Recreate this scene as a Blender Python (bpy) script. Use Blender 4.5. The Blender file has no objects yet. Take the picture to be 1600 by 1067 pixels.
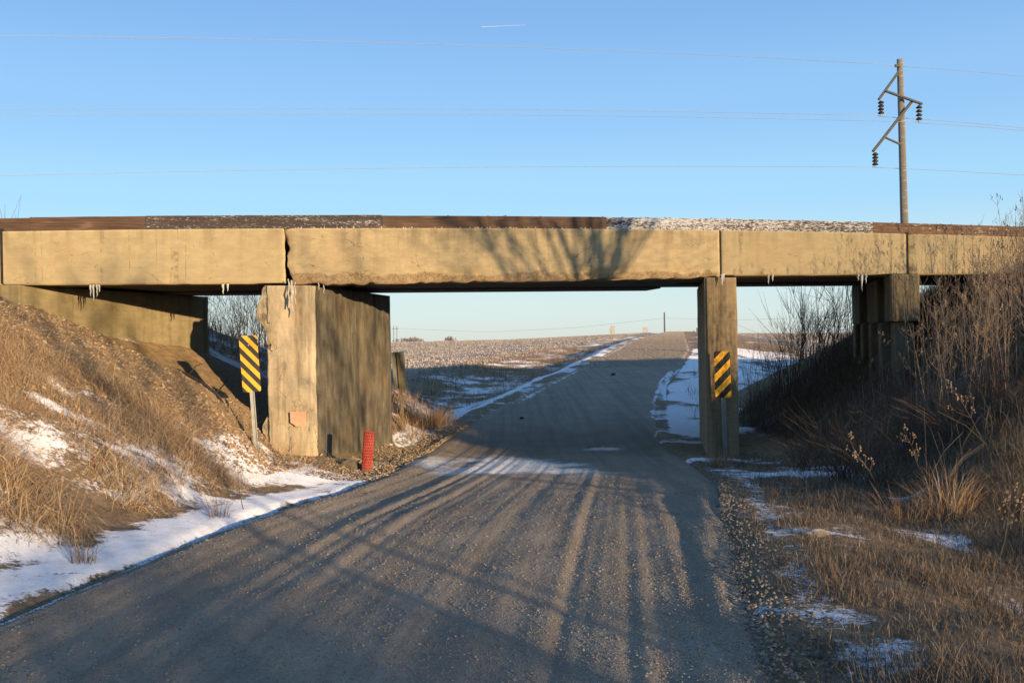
import bpy, bmesh, math, random
import numpy as np
from mathutils import Vector, Matrix
random.seed(7)
RNG = np.random.default_rng(11)
SC = bpy.context.scene
COL = SC.collection
R = math.radians

# ------------------------------------------------------------------ camera
EYE = 1.6
cam_d = bpy.data.cameras.new('camera')
cam = bpy.data.objects.new('camera', cam_d)
COL.objects.link(cam)
cam_d.sensor_width = 36.0
cam_d.lens = 33.75
cam_d.clip_start = 0.1
cam_d.clip_end = 20000
ROLL = 1.0
cam.location = (0, 0, EYE)
cam.rotation_euler = (Matrix.Rotation(R(90), 3, 'X') @ Matrix.Rotation(R(-ROLL), 3, 'Z')).to_euler()
SC.camera = cam

# ------------------------------------------------------------------ light
SUN_AZ, SUN_EL = 33.0, 6.0          # light travels to the left and away from the camera
SUN_TO = Vector((math.sin(R(SUN_AZ))*math.cos(R(SUN_EL)), -math.cos(R(SUN_AZ))*math.cos(R(SUN_EL)), math.sin(R(SUN_EL))))
wd = bpy.data.worlds.new('World')
SC.world = wd
wd.use_nodes = True
wn = wd.node_tree
sky = wn.nodes.new('ShaderNodeTexSky')
sky.sky_type = 'NISHITA'
sky.sun_disc = False
sky.sun_elevation = R(SUN_EL)
sky.sun_rotation = R(180 - SUN_AZ)
sky.altitude = 300
sky.air_density = 1.0
sky.dust_density = 0.4
sky.ozone_density = 2.5
bg = wn.nodes['Background']
bg.inputs['Strength'].default_value = 0.15
# clear winter sky: pale near the horizon, deepening evenly towards the zenith
tcw = wn.nodes.new('ShaderNodeTexCoord'); sxyz = wn.nodes.new('ShaderNodeSeparateXYZ'); wn.links.new(tcw.outputs['Generated'], sxyz.inputs[0])
cr = wn.nodes.new('ShaderNodeValToRGB'); cr.color_ramp.interpolation = 'EASE'
SKY = [(0.0, (.69, .775, .77)), (.030, (.68, .83, .87)), (.075, (.60, .82, .93)), (.145, (.41, .73, 1.02)), (.23, (.32, .60, .98)), (.34, (.235, .475, .87)), (.6, (.19, .40, .80)), (1.0, (.17, .36, .76))]
while len(cr.color_ramp.elements) < len(SKY): cr.color_ramp.elements.new(.5)
for e_, (p_, c_) in zip(cr.color_ramp.elements, SKY): e_.position = p_; e_.color = (*c_, 1)
wn.links.new(sxyz.outputs[2], cr.inputs[0])
EXPO = .8
gain = wn.nodes.new('ShaderNodeVectorMath'); gain.operation = 'SCALE'; gain.inputs['Scale'].default_value = 1/(.15*2**EXPO)
wn.links.new(cr.outputs[0], gain.inputs[0])
mxw = wn.nodes.new('ShaderNodeMix'); mxw.data_type = 'RGBA'; mxw.inputs[0].default_value = .85
wn.links.new(sky.outputs[0], mxw.inputs[6]); wn.links.new(gain.outputs[0], mxw.inputs[7]); wn.links.new(mxw.outputs[2], bg.inputs[0])
sun_d = bpy.data.lights.new('sun', 'SUN')
sun_d.energy = 3.9
sun_d.angle = R(0.5)
sun_d.color = (1.0, 0.74, 0.45)
sun = bpy.data.objects.new('sun', sun_d)
COL.objects.link(sun)
sun.rotation_euler = (-SUN_TO).to_track_quat('-Z', 'Y').to_euler()
sun.location = (20, -25, 20)
SC.view_settings.view_transform = 'Standard'
SC.view_settings.look = 'None'
SC.view_settings.gamma = 1.0
SC.view_settings.exposure = EXPO
SC.view_settings.use_curve_mapping = False

# ------------------------------------------------------------------ helpers
_c, _s = math.cos(R(ROLL)), math.sin(R(ROLL))
def ray(px, py):
    u, v = (px - 800)/1500.0, (533.5 - py)/1500.0
    return u*_c + v*_s, -u*_s + v*_c
def P(px, py, Y):
    u, v = ray(px, py)
    return Vector((u*Y, Y, EYE + v*Y))

def sm(a, b, x):
    t = np.clip((x - a)/(b - a), 0, 1)
    return t*t*(3 - 2*t)
def _h(ix, iy, seed):
    n = (ix.astype(np.int64)*374761393 + iy.astype(np.int64)*668265263 + seed*974711) & 0xffffffff
    n = ((n ^ (n >> 13))*1274126177) & 0xffffffff
    n = n ^ (n >> 16)
    return (n & 0xffff)/65535.0
def vn(x, y, seed=0):
    x = np.asarray(x, float); y = np.asarray(y, float)
    x, y = np.broadcast_arrays(x, y)
    ix, iy = np.floor(x), np.floor(y)
    fx, fy = x - ix, y - iy
    fx, fy = fx*fx*(3 - 2*fx), fy*fy*(3 - 2*fy)
    a, b = _h(ix, iy, seed), _h(ix + 1, iy, seed)
    c, d = _h(ix, iy + 1, seed), _h(ix + 1, iy + 1, seed)
    return (a*(1 - fx) + b*fx)*(1 - fy) + (c*(1 - fx) + d*fx)*fy
def fbm(x, y, seed=0, oct=4):
    x = np.asarray(x, float); y = np.asarray(y, float)
    t, amp, tot = 0, 1, 0
    for i in range(oct):
        t = t + amp*vn(x*2**i + 13.7*i, y*2**i + 7.1*i, seed + i); tot += amp; amp *= .5
    return t/tot

def link(o, parent=None):
    COL.objects.link(o)
    if parent is not None: o.parent = parent
    return o
def tag(o, label=None, cat=None, group=None, kind=None):
    if label: o['label'] = label
    if cat: o['category'] = cat
    if group: o['group'] = group
    if kind: o['kind'] = kind
    return o
def empty(name, loc=(0, 0, 0)):
    o = bpy.data.objects.new(name, None); link(o); o.location = loc; o.empty_display_size = .2
    return o
def dup(root, loc=None, rot=None, scale=None, label=None):
    r = root.copy(); COL.objects.link(r)
    for ch in root.children:
        c = ch.copy(); COL.objects.link(c); c.parent = r
        for g in ch.children:
            d = g.copy(); COL.objects.link(d); d.parent = c
    if loc is not None: r.location = loc
    if rot is not None: r.rotation_euler = rot
    if scale is not None: r.scale = (scale,)*3 if not hasattr(scale, '__len__') else scale
    if label: r['label'] = label
    return r

def mesh_np(name, verts, faces_list, mat, parent=None, smooth=False, attrs=None):
    """faces_list: list of int arrays (n,k)"""
    verts = np.ascontiguousarray(verts, dtype=np.float32)
    me = bpy.data.meshes.new(name)
    me.vertices.add(len(verts)); me.vertices.foreach_set('co', verts.ravel())
    loops = np.concatenate([np.asarray(f).ravel() for f in faces_list]).astype(np.int32)
    tot = np.concatenate([np.full(len(f), np.asarray(f).shape[1]) for f in faces_list]).astype(np.int32)
    st = np.concatenate([[0], np.cumsum(tot)[:-1]]).astype(np.int32)
    me.loops.add(len(loops)); me.loops.foreach_set('vertex_index', loops)
    me.polygons.add(len(tot)); me.polygons.foreach_set('loop_start', st); me.polygons.foreach_set('loop_total', tot)
    if smooth: me.polygons.foreach_set('use_smooth', np.ones(len(tot), bool))
    for k, v in (attrs or {}).items():
        v = np.asarray(v, np.float32)
        if v.ndim == 1:
            a = me.attributes.new(k, 'FLOAT', 'POINT'); a.data.foreach_set('value', v)
        else:
            a = me.attributes.new(k, 'FLOAT_COLOR', 'POINT')
            if v.shape[1] == 3: v = np.concatenate([v, np.ones((len(v), 1), np.float32)], 1)
            a.data.foreach_set('color', np.ascontiguousarray(v).ravel())
    me.update(calc_edges=True); me.validate()
    if mat: me.materials.append(mat)
    return link(bpy.data.objects.new(name, me), parent)

class MB:
    """collects simple shapes and links them as one mesh"""
    def __init__(s): s.v = []; s.f = []
    def box(s, c, size, rot=None, taper=1.0):
        x, y, z = [q/2 for q in size]; i = len(s.v)
        for dz in (-1, 1):
            k = taper if dz > 0 else 1
            for dx, dy in ((-1, -1), (1, -1), (1, 1), (-1, 1)):
                p = Vector((dx*x*k, dy*y*k, dz*z))
                if rot is not None: p = rot @ p
                s.v.append(tuple(Vector(c) + p))
        s.f += [(i+3, i+2, i+1, i), (i+4, i+5, i+6, i+7)] + [(i+a, i+(a+1) % 4, i+4+(a+1) % 4, i+4+a) for a in range(4)]
    def prism(s, bot, top):
        n = len(bot); i = len(s.v); s.v += [tuple(p) for p in bot] + [tuple(p) for p in top]
        s.f += [tuple(range(i+n-1, i-1, -1)), tuple(range(i+n, i+2*n))]
        s.f += [(i+a, i+(a+1) % n, i+n+(a+1) % n, i+n+a) for a in range(n)]
    def tube(s, pts, radii, sides=4, cap=True):
        pts = [Vector(p) for p in pts]; n = len(pts); i0 = len(s.v)
        up = None
        for k in range(n):
            t = (pts[min(k+1, n-1)] - pts[max(k-1, 0)])
            if t.length < 1e-9: t = Vector((0, 0, 1))
            t.normalize()
            if up is None: up = Vector((0.3, 1, 0.1)) if abs(t.y) < .9 else Vector((1, 0, 0))
            a = t.cross(up)
            if a.length < 1e-6: a = t.orthogonal()
            a.normalize(); b = t.cross(a); up = a.cross(t)
            r = radii[k] if hasattr(radii, '__len__') else radii
            for j in range(sides):
                q = 2*math.pi*j/sides
                s.v.append(tuple(pts[k] + a*(r*math.cos(q)) + b*(r*math.sin(q))))
        for k in range(n-1):
            for j in range(sides):
                p0 = i0 + k*sides + j; p1 = i0 + k*sides + (j+1) % sides
                s.f.append((p0, p1, p1 + sides, p0 + sides))
        if cap:
            s.f.append(tuple(range(i0 + sides - 1, i0 - 1, -1)))
            s.f.append(tuple(range(i0 + (n-1)*sides, i0 + n*sides)))
    def tri(s, a, b, c):
        i = len(s.v); s.v += [tuple(a), tuple(b), tuple(c)]; s.f.append((i, i+1, i+2))
    def build(s, name, mat, parent=None, smooth=False):
        me = bpy.data.meshes.new(name); me.from_pydata(s.v, [], s.f); me.update()
        if smooth: me.polygons.foreach_set('use_smooth', [True]*len(me.polygons))
        if mat: me.materials.append(mat)
        return link(bpy.data.objects.new(name, me), parent)

def bevel(o, w=.006, seg=1):
    m = o.modifiers.new('bevel', 'BEVEL'); m.width = w; m.segments = seg; m.limit_method = 'ANGLE'
    return o

# ------------------------------------------------------------------ materials
class NT:
    def __init__(s, name, rough=.9):
        s.m = bpy.data.materials.new(name); s.m.use_nodes = True
        s.t = s.m.node_tree; s.b = s.t.nodes['Principled BSDF']
        s.b.inputs['Roughness'].default_value = rough
        s.b.inputs['Specular IOR Level'].default_value = .25
        s._co = None
        s.b.inputs['Diffuse Roughness'].default_value = 1.0
    def n(s, t, **kw):
        o = s.t.nodes.new('ShaderNode' + t)
        for k, v in kw.items(): setattr(o, k, v)
        return o
    def L(s, a, b): s.t.links.new(a, b)
    def set(s, sock, v):
        if isinstance(v, bpy.types.NodeSocket): s.L(v, sock)
        elif hasattr(v, '__len__') and sock.type == 'RGBA' and len(v) == 3: sock.default_value = (*v, 1)
        else: sock.default_value = v
    def co(s, scale=(1, 1, 1)):
        if s._co is None: s._co = s.n('NewGeometry').outputs['Position']
        mp = s.n('Mapping'); s.L(s._co, mp.inputs[0]); mp.inputs['Scale'].default_value = scale
        return mp.outputs[0]
    def obj(s, scale=(1, 1, 1)):
        tc = s.n('TexCoord'); mp = s.n('Mapping'); s.L(tc.outputs['Object'], mp.inputs[0]); mp.inputs['Scale'].default_value = scale
        return mp.outputs[0]
    def noise(s, vec, scale, detail=5, rough=.6, out=0):
        o = s.n('TexNoise'); s.L(vec, o.inputs['Vector']); o.inputs['Scale'].default_value = scale
        o.inputs['Detail'].default_value = detail; o.inputs['Roughness'].default_value = rough
        return o.outputs[out]
    def vor(s, vec, scale, feature='F1', out='Distance'):
        o = s.n('TexVoronoi', feature=feature); s.L(vec, o.inputs['Vector']); o.inputs['Scale'].default_value = scale
        return o.outputs[out]
    def ramp(s, x, a, b, c0=0.0, c1=1.0):
        o = s.n('MapRange', interpolation_type='SMOOTHSTEP'); s.set(o.inputs[0], x)
        for i, v in zip((1, 2, 3, 4), (a, b, c0, c1)): s.set(o.inputs[i], v)
        return o.outputs[0]
    def math(s, op, a, b=0.0):
        o = s.n('Math', operation=op); s.set(o.inputs[0], a); s.set(o.inputs[1], b); return o.outputs[0]
    def mix(s, f, a, b, mode='MIX'):
        o = s.n('Mix', data_type='RGBA', blend_type=mode); s.set(o.inputs[0], f); s.set(o.inputs[6], a); s.set(o.inputs[7], b)
        return o.outputs[2]
    def attr(s, name, out='Fac'):
        o = s.n('Attribute'); o.attribute_name = name; return o.outputs[out]
    def color(s, c): s.set(s.b.inputs['Base Color'], c); return s
    def bump(s, h, strength=.4, dist=.02):
        o = s.n('Bump'); o.inputs['Strength'].default_value = strength; o.inputs['Distance'].default_value = dist
        s.L(h, o.inputs['Height']); s.L(o.outputs[0], s.b.inputs['Normal'])

def simple(name, col, rough=.8, metal=0.0, var=.25, scale=6, bump=0.0):
    t = NT(name, rough)
    n = t.noise(t.co(), scale)
    t.color(t.mix(t.ramp(n, .3, .7), tuple(c*(1-var) for c in col), tuple(min(1, c*(1+var)) for c in col)))
    t.b.inputs['Metallic'].default_value = metal
    if bump: t.bump(t.noise(t.co(), scale*6), bump, .01)
    return t.m

def tinted(name, trans=0.0, rough=.85):
    t = NT(name, rough); t.color(t.attr('tint', 'Color')); t.b.inputs['Specular IOR Level'].default_value = .15
    return t.m

def concrete(name, base, dark, streak=.5, warm=(.42, .25, .11), crack=.5, rust=.3, bumps=.35, streak_w=7.0, blotch=.3, seep=0.0, spall=0.0, vert=2.2, drip=0.0):
    t = NT(name, .92)
    co = t.co()
    big = t.noise(co, .9, 6, .6); fine = t.noise(co, 30, 4, .7); med = t.noise(t.co((1, 1, vert)), 4.5, 6, .65)
    c = t.mix(t.ramp(med, .3, .72), tuple(x*(1 - .5*blotch) for x in base), tuple(min(1, x*(1 + .4*blotch)) for x in base))
    c = t.mix(t.math('MULTIPLY', t.ramp(big, .52, .72), rust), c, warm)
    # vertical water streaks
    st = t.noise(t.co((streak_w, streak_w, .22)), 1.0, 5, .62)
    c = t.mix(t.math('MULTIPLY', t.ramp(st, .47, .70), streak), c, dark)
    st2 = t.noise(t.co((streak_w*2.3, streak_w*2.3, .35)), 1.0, 3, .5)
    c = t.mix(t.math('MULTIPLY', t.ramp(st2, .66, .74), streak*.55), c, tuple(min(1, x*1.35) for x in base))
    if seep:
        sp = t.noise(t.co((2.6, 2.6, .10)), 1.0, 2, .4)
        line_ = t.math('MULTIPLY', t.math('SUBTRACT', 1.0, t.ramp(t.math('ABSOLUTE', t.math('SUBTRACT', sp, .62)), 0.0, .012)), t.ramp(t.noise(t.co((8, 8, 14)), 1.0, 3), .42, .6))
        c = t.mix(t.math('MULTIPLY', line_, seep), c, tuple(x*.35 for x in base))
    # board marks
    z = t.n('SeparateXYZ'); t.L(co, z.inputs[0])
    wob = t.math('ADD', t.math('MULTIPLY', z.outputs[2], 6.2), t.math('MULTIPLY', big, .25))
    fr = t.math('FRACT', wob)
    line = t.math('SUBTRACT', 1.0, t.ramp(t.math('ABSOLUTE', t.math('SUBTRACT', fr, .5)), 0.0, .035))
    c = t.mix(t.math('MULTIPLY', line, .22), c, tuple(x*.5 for x in base))
    if spall:      # exposed brown aggregate where the lower edge has broken away
        zz = t.ramp(z.outputs[2], 2.70, 2.98, 1.0, 0.0)
        sm_ = t.ramp(t.math('ADD', t.noise(t.co((1, 1, 1.6)), 1.5, 6, .7), t.math('MULTIPLY', zz, .42)), .66, .74)
        c = t.mix(t.math('MULTIPLY', sm_, spall), c, t.mix(t.ramp(t.noise(co, 22, 4, .7), .35, .65), (.17, .105, .05), (.38, .27, .15)))
    if drip:       # dirty water stains running down from the deck edge
        dm = t.math('MULTIPLY', t.ramp(z.outputs[2], 3.15, 3.66, 0.0, 1.0), t.ramp(t.noise(t.co((5, 5, .5)), 1.0, 4, .6), .47, .64))
        c = t.mix(t.math('MULTIPLY', dm, drip), c, dark)
    # pits and hairline cracks
    wv = t.n('VectorMath', operation='ADD'); sc_ = t.n('VectorMath', operation='SCALE')
    nz = t.n('TexNoise'); t.L(co, nz.inputs['Vector']); nz.inputs['Scale'].default_value = 3.0; nz.inputs['Detail'].default_value = 4
    t.L(nz.outputs['Color'], sc_.inputs[0]); sc_.inputs['Scale'].default_value = .55
    t.L(co, wv.inputs[0]); t.L(sc_.outputs[0], wv.inputs[1])
    mp = t.n('Mapping'); t.L(wv.outputs[0], mp.inputs[0]); mp.inputs['Scale'].default_value = (.7, .7, 1.9)
    cr = t.vor(mp.outputs[0], 1.6, 'DISTANCE_TO_EDGE')
    crm = t.math('MULTIPLY', t.math('SUBTRACT', 1.0, t.ramp(cr, 0.0, .012)), t.ramp(t.noise(co, 1.7, 3), .5, .6))
    c = t.mix(t.math('MULTIPLY', crm, crack), c, tuple(x*.3 for x in base))
    pit = t.math('SUBTRACT', 1.0, t.ramp(t.vor(co, 9.0), .03, .07))
    c = t.mix(t.math('MULTIPLY', pit, .45), c, tuple(x*.4 for x in base))
    c = t.mix(t.math('MULTIPLY', t.ramp(fine, .55, .75), .22), c, tuple(x*.6 for x in base))
    t.color(c)
    h = t.math('ADD', t.math('MULTIPLY', fine, .35), t.math('MULTIPLY', t.noise(co, 8, 5, .7), 1.0))
    h = t.math('SUBTRACT', h, t.math('MULTIPLY', crm, 1.2*crack)); h = t.math('SUBTRACT', h, t.math('MULTIPLY', line, .12))
    t.bump(h, bumps, .03)
    return t.m

def timber(name, col, frost=0.0, frost_scale=18.0, dark=.5):
    t = NT(name, .8)
    g = t.noise(t.co((1.2, 1.2, 26)), 1.6, 6, .65)
    c = t.mix(t.ramp(g, .32, .68), tuple(x*dark for x in col), col)
    k = t.noise(t.co((.9, .9, 4)), 2.3, 3)
    c = t.mix(t.math('MULTIPLY', t.ramp(k, .56, .7), .6), c, tuple(min(1, x*1.7) for x in col))
    kn = t.math('SUBTRACT', 1.0, t.ramp(t.vor(t.co((.9, .9, 4)), 1.1), .05, .16))
    c = t.mix(t.math('MULTIPLY', kn, .6), c, (col[0]*2.1, col[1]*1.9, col[2]*1.6))
    if frost:
        f = t.noise(t.co((.55, .55, 2.0)), frost_scale, 5, .8); f2 = t.noise(t.co((.5, .5, 7)), 1.5, 5)
        m = t.math('ADD', t.math('MULTIPLY', f, .72), t.math('MULTIPLY', f2, .28))
        m = t.ramp(m, .565 - .16*frost, .64 - .14*frost)
        c = t.mix(t.math('MULTIPLY', m, .9), c, (.62, .62, .62))
    t.color(c); t.bump(g, .35, .01)
    return t.m

M = {}
M['girder'] = concrete('girder concrete', (.455, .36, .205), (.20, .145, .085), streak=.2, crack=1.0, rust=.3, blotch=.3, seep=.6, spall=.75, drip=.5)
M['girder_b'] = concrete('smooth girder concrete', (.435, .35, .20), (.24, .18, .10), streak=.13, crack=.6, rust=.16, bumps=.25, blotch=.2, seep=.6, drip=.38)
M['pier'] = concrete('weathered pier concrete', (.46, .375, .245), (.20, .14, .08), streak=.8, crack=.45, rust=.55, bumps=1.0, streak_w=6, blotch=.6, vert=.3)
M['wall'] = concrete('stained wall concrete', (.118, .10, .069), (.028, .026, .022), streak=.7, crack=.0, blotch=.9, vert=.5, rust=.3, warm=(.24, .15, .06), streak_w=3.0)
M['abut'] = concrete('abutment concrete', (.26, .21, .115), (.10, .08, .035), streak=.55, crack=.35, rust=.3, warm=(.28, .23, .09), streak_w=3)
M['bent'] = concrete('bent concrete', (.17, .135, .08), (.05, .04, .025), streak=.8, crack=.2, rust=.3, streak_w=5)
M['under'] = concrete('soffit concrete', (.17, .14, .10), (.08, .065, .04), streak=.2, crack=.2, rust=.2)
M['wood_brown'] = timber('weathered brown timber', (.145, .085, .055))
M['wood_dark'] = timber('dark treated timber', (.085, .062, .052), frost=.14, frost_scale=30, dark=.6)
M['wood_red'] = timber('reddish timber', (.165, .098, .062), dark=.6)
M['wood_frost'] = timber('frosted timber', (.10, .07, .05), frost=.60, frost_scale=24)
M['wood_pale'] = timber('pale brown timber', (.22, .125, .07), frost=.05, frost_scale=18)
M['pole'] = timber('pole wood', (.27, .24, .195), dark=.7)
M['pole_arm'] = timber('weathered cross arm wood', (.17, .15, .12), dark=.7)
M['steel'] = simple('galvanised steel', (.24, .24, .225), .5, .6, .15)
M['dark_steel'] = simple('dark steel', (.05, .05, .05), .5, .5)
M['sign_back'] = simple('dull aluminium', (.13, .13, .10), .55, .3)
M['sign_pale'] = simple('pale sign metal', (.40, .40, .38), .6, .2)
M['rust_post'] = simple('rusty post', (.20, .15, .09), .8, .2)
M['insul'] = simple('brown porcelain', (.035, .028, .028), .25)
M['insul_w'] = simple('pale cap metal', (.5, .48, .46), .5, .3)
M["wire"] = simple("aluminium wire", (.32, .36, .42), .6, .0, .08)
_t = NT('sun faded red plastic', .55)
_z = _t.n('SeparateXYZ'); _t.L(_t.obj(), _z.inputs[0])
_mud = _t.ramp(_t.math('ADD', _z.outputs[2], _t.math('MULTIPLY', _t.noise(_t.obj(), 14, 5, .7), .25)), .16, .34, 1.0, 0.0)
_red = _t.mix(_t.ramp(_t.noise(_t.obj((1, 1, .4)), 11, 5, .7), .35, .7), (.33, .045, .03), (.47, .085, .055))
_t.color(_t.mix(_t.math('MULTIPLY', _mud, .7), _red, (.16, .10, .065))); M['red'] = _t.m
M['hole'] = simple('painted tube hole shade', (.05, .012, .01), .9)
M['hole_dark'] = simple('bitumen joint filler', (.03, .027, .024), .9)
M['pink'] = simple('faded orange paint', (.75, .36, .22), .8, 0, .12, 14, .3)
M['ice'] = simple('milky ice', (.50, .49, .47), .3, 0, .15)
M['seep'] = simple('frozen seep', (.46, .41, .34), .5, 0, .25, 18, .5)
M['cap_stone'] = concrete('right pier concrete', (.30, .22, .12), (.09, .065, .035), streak=.8, crack=.0, rust=.4, streak_w=4)
M['rock'] = simple('brown rock', (.13, .10, .065), .9, 0, .3, 12, .5)
M['dark_rock'] = simple('dark clod', (.045, .04, .035), .9)
M['bark'] = simple('dark bark', (.04, .033, .028), .9, 0, .3, 12)
M['twig'] = simple('twig bark', (.12, .085, .06), .9, 0, .25, 8)
M['red_twig'] = simple('reddish twig bark', (.10, .066, .046), .9, 0, .25, 8)
M['stalk'] = simple('dry weed stalk', (.22, .16, .11), .85, 0, .4, 3)
M['far_tree'] = simple('haze-paled distant tree', (.24, .20, .185), .95)  # lightened so the colour carries the distance haze
M['blade'] = tinted('dry grass')
M['white'] = simple('white vapour', (.55, .55, .57), .9)
M['pale_post'] = simple('pale far post', (.38, .27, .17), .9)
M['far_pole'] = simple('grey far pole', (.16, .14, .13), .9)

def stripe_mat(name, sign):
    t = NT(name, .45)
    o = t.n('SeparateXYZ'); tc = t.n('TexCoord'); t.L(tc.outputs['Object'], o.inputs[0])
    slope, per, off = (1.19, .215, .456) if sign > 0 else (1.0, .29, 0.0)
    k = t.math('ADD', t.math('MULTIPLY', o.outputs[0], sign*slope), o.outputs[2])
    fr = t.math('FRACT', t.math('ADD', t.math('DIVIDE', k, per), off))
    m = t.math('GREATER_THAN', fr, .48)
    ne = t.noise(t.obj(), 8)
    yel = t.mix(t.ramp(ne, .35, .7), (.85, .47, .012), (.78, .42, .015))
    dirt = t.math('MULTIPLY', t.ramp(t.noise(t.obj((1, 1, .35)), 16, 5, .75), .52, .75), .35)
    t.color(t.mix(dirt, t.mix(m, yel, (.014, .013, .012)), (.19, .15, .10)))
    return t.m
M['stripe_down'] = stripe_mat('yellow and black stripes falling right', 1)
M['stripe_up'] = stripe_mat('yellow and black stripes rising right', -1)
TREES = [(11.5, 3.6, 8.2, .115, 2, 401, 'two-stemmed bare roadside tree just beyond the right edge of the verge', -.05),
         (13.4, -5.7, 5.4, .055, 1, 402, 'slim bare roadside tree leaning over the right verge', -.1),
         (8.2, -6.8, 4.4, .06, 2, 403, 'forked low bare roadside tree behind the camera', 0)]
# ------------------------------------------------------------------ terrain
_T = np.array([  # Y, left edge, right edge, height of the road
    (-80, -11.5, -7.2, .35), (-40, -7.6, -3.2, .3), (0, -3.75, .7, .05), (4.4, -3.27, 1.15, 0), (9.5, -2.75, 2.05, -.13), (13, -2.3, 2.75, -.38),
    (16, -2.1, 3.05, -.56), (19, -1.95, 3.2, -.68), (22, -1.7, 3.3, -.70), (28, -.75, 4.15, -.46), (36, 1.1, 5.5, -.05), (47, 3.6, 8.1, .40),
    (58, 6.1, 10.6, .96), (85, 10.8, 15.3, 1.53), (130, 19.3, 23.3, 2.15), (180, 28.6, 32.2, 2.75), (260, 42.6, 46.6, 3.5), (350, 56.8, 61.0, 4.2),
    (420, 68, 72, 3.2), (700, 110, 114, -8), (4000, 600, 604, -60)])
_gy = np.arange(-80, 480, .25)
def _sm1(v):
    k = np.exp(-np.linspace(-2, 2, 17)**2); k /= k.sum()
    return np.convolve(np.pad(v, 8, mode='edge'), k, 'valid')
_gt = [_sm1(np.interp(_gy, _T[:, 0], _T[:, i])) for i in (1, 2, 3)]
def _rd(i, Y):
    Y = np.asarray(Y, float)
    return np.where(Y < 470, np.interp(Y, _gy, _gt[i-1]), np.interp(Y, _T[:, 0], _T[:, i]))
def XL(Y): return _rd(1, Y)
def XR(Y): return _rd(2, Y)
def ZR(Y): return _rd(3, Y)

TS = .185; TN = math.sqrt(1 + TS*TS)          # the bridge runs along (1, .185)
def sd(X, Y):                                  # along and behind the girder face
    Y0 = np.asarray(Y) - 17.5
    return (np.asarray(X) + TS*Y0)/TN, (Y0 - TS*np.asarray(X))/TN
def F3(s, d, z): return Vector(((s - TS*d)/TN, 17.5 + (TS*s + d)/TN, z))

_HT = np.array([(-3, 2.0), (-.13, 2.1), (0, 2.4), (.067, 3.15), (.12, 3.7), (.16, 4.2), (.2, 4.0), (.24, 3.2), (.36, 2.5), (3, 2.4)])
def field(X, Y):
    Rr = np.hypot(X, Y); th = X/np.maximum(Y, 1)
    H = np.interp(th, _HT[:, 0], _HT[:, 1])
    f = H*np.clip((Rr - 40)/310, 0, 1)**.72
    return f - np.clip(Rr - 350, 0, None)*.022 + np.clip(Rr - 1200, 0, None)*.004 + .10*(fbm(X*.05, Y*.05, 50, 3) - .5)

def smin(a, b, k): 
    h = np.clip(.5 + .5*(b - a)/k, 0, 1); return b*(1-h) + a*h - k*h*(1-h)
def smax(a, b, k): return -smin(-a, -b, k)

def ground(X, Y):
    X = np.asarray(X, float); Y = np.asarray(Y, float)
    zr, sl, sr = ZR(Y), XL(Y) - X, X - XR(Y)
    ss = np.maximum(sl, sr); s = np.maximum(ss, 0); left = sl > sr
    sa, d = sd(X, Y)
    Fz = field(X, Y)
    front = zr + np.where(left, (.1 - zr)*sm(1, 9, s), (-.45 - .05*zr - zr)*sm(.5, 4, s))
    nz = fbm(X*.55, Y*.55, 3, 4) - .5
    ditch = np.where(left, -.55*sm(.4, 2.6, s)*(1 - sm(3.5, 8, s)), -.10 - .35*sm(2.5, 6, s)*(1 - sm(8, 13, s)))
    back = (zr + ditch) + (Fz - zr)*np.where(left, sm(3.0, 9.5, s), sm(5, 13, s))
    w = sm(21, 30, Y)
    base = front*(1 - w) + back*w
    kf = np.where(X < -1, .30, .42)
    zE = 3.47 - kf*np.maximum(-d - .35, 0) - .52*np.maximum(d - 5.0, 0)
    wY = sm(11, 15.5, Y)
    f = np.interp(Y, [4, 10, 13, 16, 20, 24], [.8, .8, 1.1, 1.95, 1.9, 1.2])
    m = np.maximum(s - f, 0)
    rA = zr + .13*np.minimum(s, f) + .57*m
    rB = smin(zr + .13*np.minimum(s, f) + 1.0*m, 1.15 + .52*(s - 3.75) - .25*sm(.3, 1.2, d), .15)
    rB = np.where(d > 2, rB, rB)
    latL = rA*(1 - wY) + rB*wY
    latR = zr - .10*np.minimum(s, 1.7) + .64*np.maximum(s - 2.0, 0)
    lat = np.where(left, latL, latR)
    emb = smin(lat, zE, .35)
    emb = np.where(s > 0, emb, zr)
    z = np.where(s > 0, smax(base, emb, .12), zr)
    rough = sm(.3, 1.5, s)
    z = z + nz*((.26 - .16*((X < -3) & (Y < 24) & (Y > 11)))*rough) + (fbm(X*2.3, Y*2.3, 9, 3) - .5)*.10*rough*(1 - sm(60, 120, Y))
    # shallow groove carved along the marker sign's cast shadow on the left bank
    gx, gy = np.array([-5.55, -5.15, -4.7, -4.35]), np.array([16.2, 15.9, 15.6, 15.3])
    dist = np.full(X.shape, 9.0)
    for i in range(3):
        ax, ay, bx, by = gx[i], gy[i], gx[i+1], gy[i+1]
        tt = np.clip(((X-ax)*(bx-ax) + (Y-ay)*(by-ay))/((bx-ax)**2 + (by-ay)**2), 0, 1)
        dist = np.minimum(dist, np.hypot(X - ax - tt*(bx-ax), Y - ay - tt*(by-ay)))
    z = z - .05*np.exp(-(dist/.10)**2)
    deck = (d > -.05) & (d < 4.7) & (sa > -12) & (sa < 16)
    z = np.where(deck, np.minimum(z, 2.50), z)
    z = np.where((d > -.5) & (d <= -.05), np.minimum(z, 2.72), z)
    return z - (.10 - .065*sm(18, 22, Y))*(1 - sm(-.12, .14, ss + .16*(fbm(X*1.5, Y*1.5, 91, 3) - .5)))
def G(x, y): return float(ground(np.array([x]), np.array([y]))[0])

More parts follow.
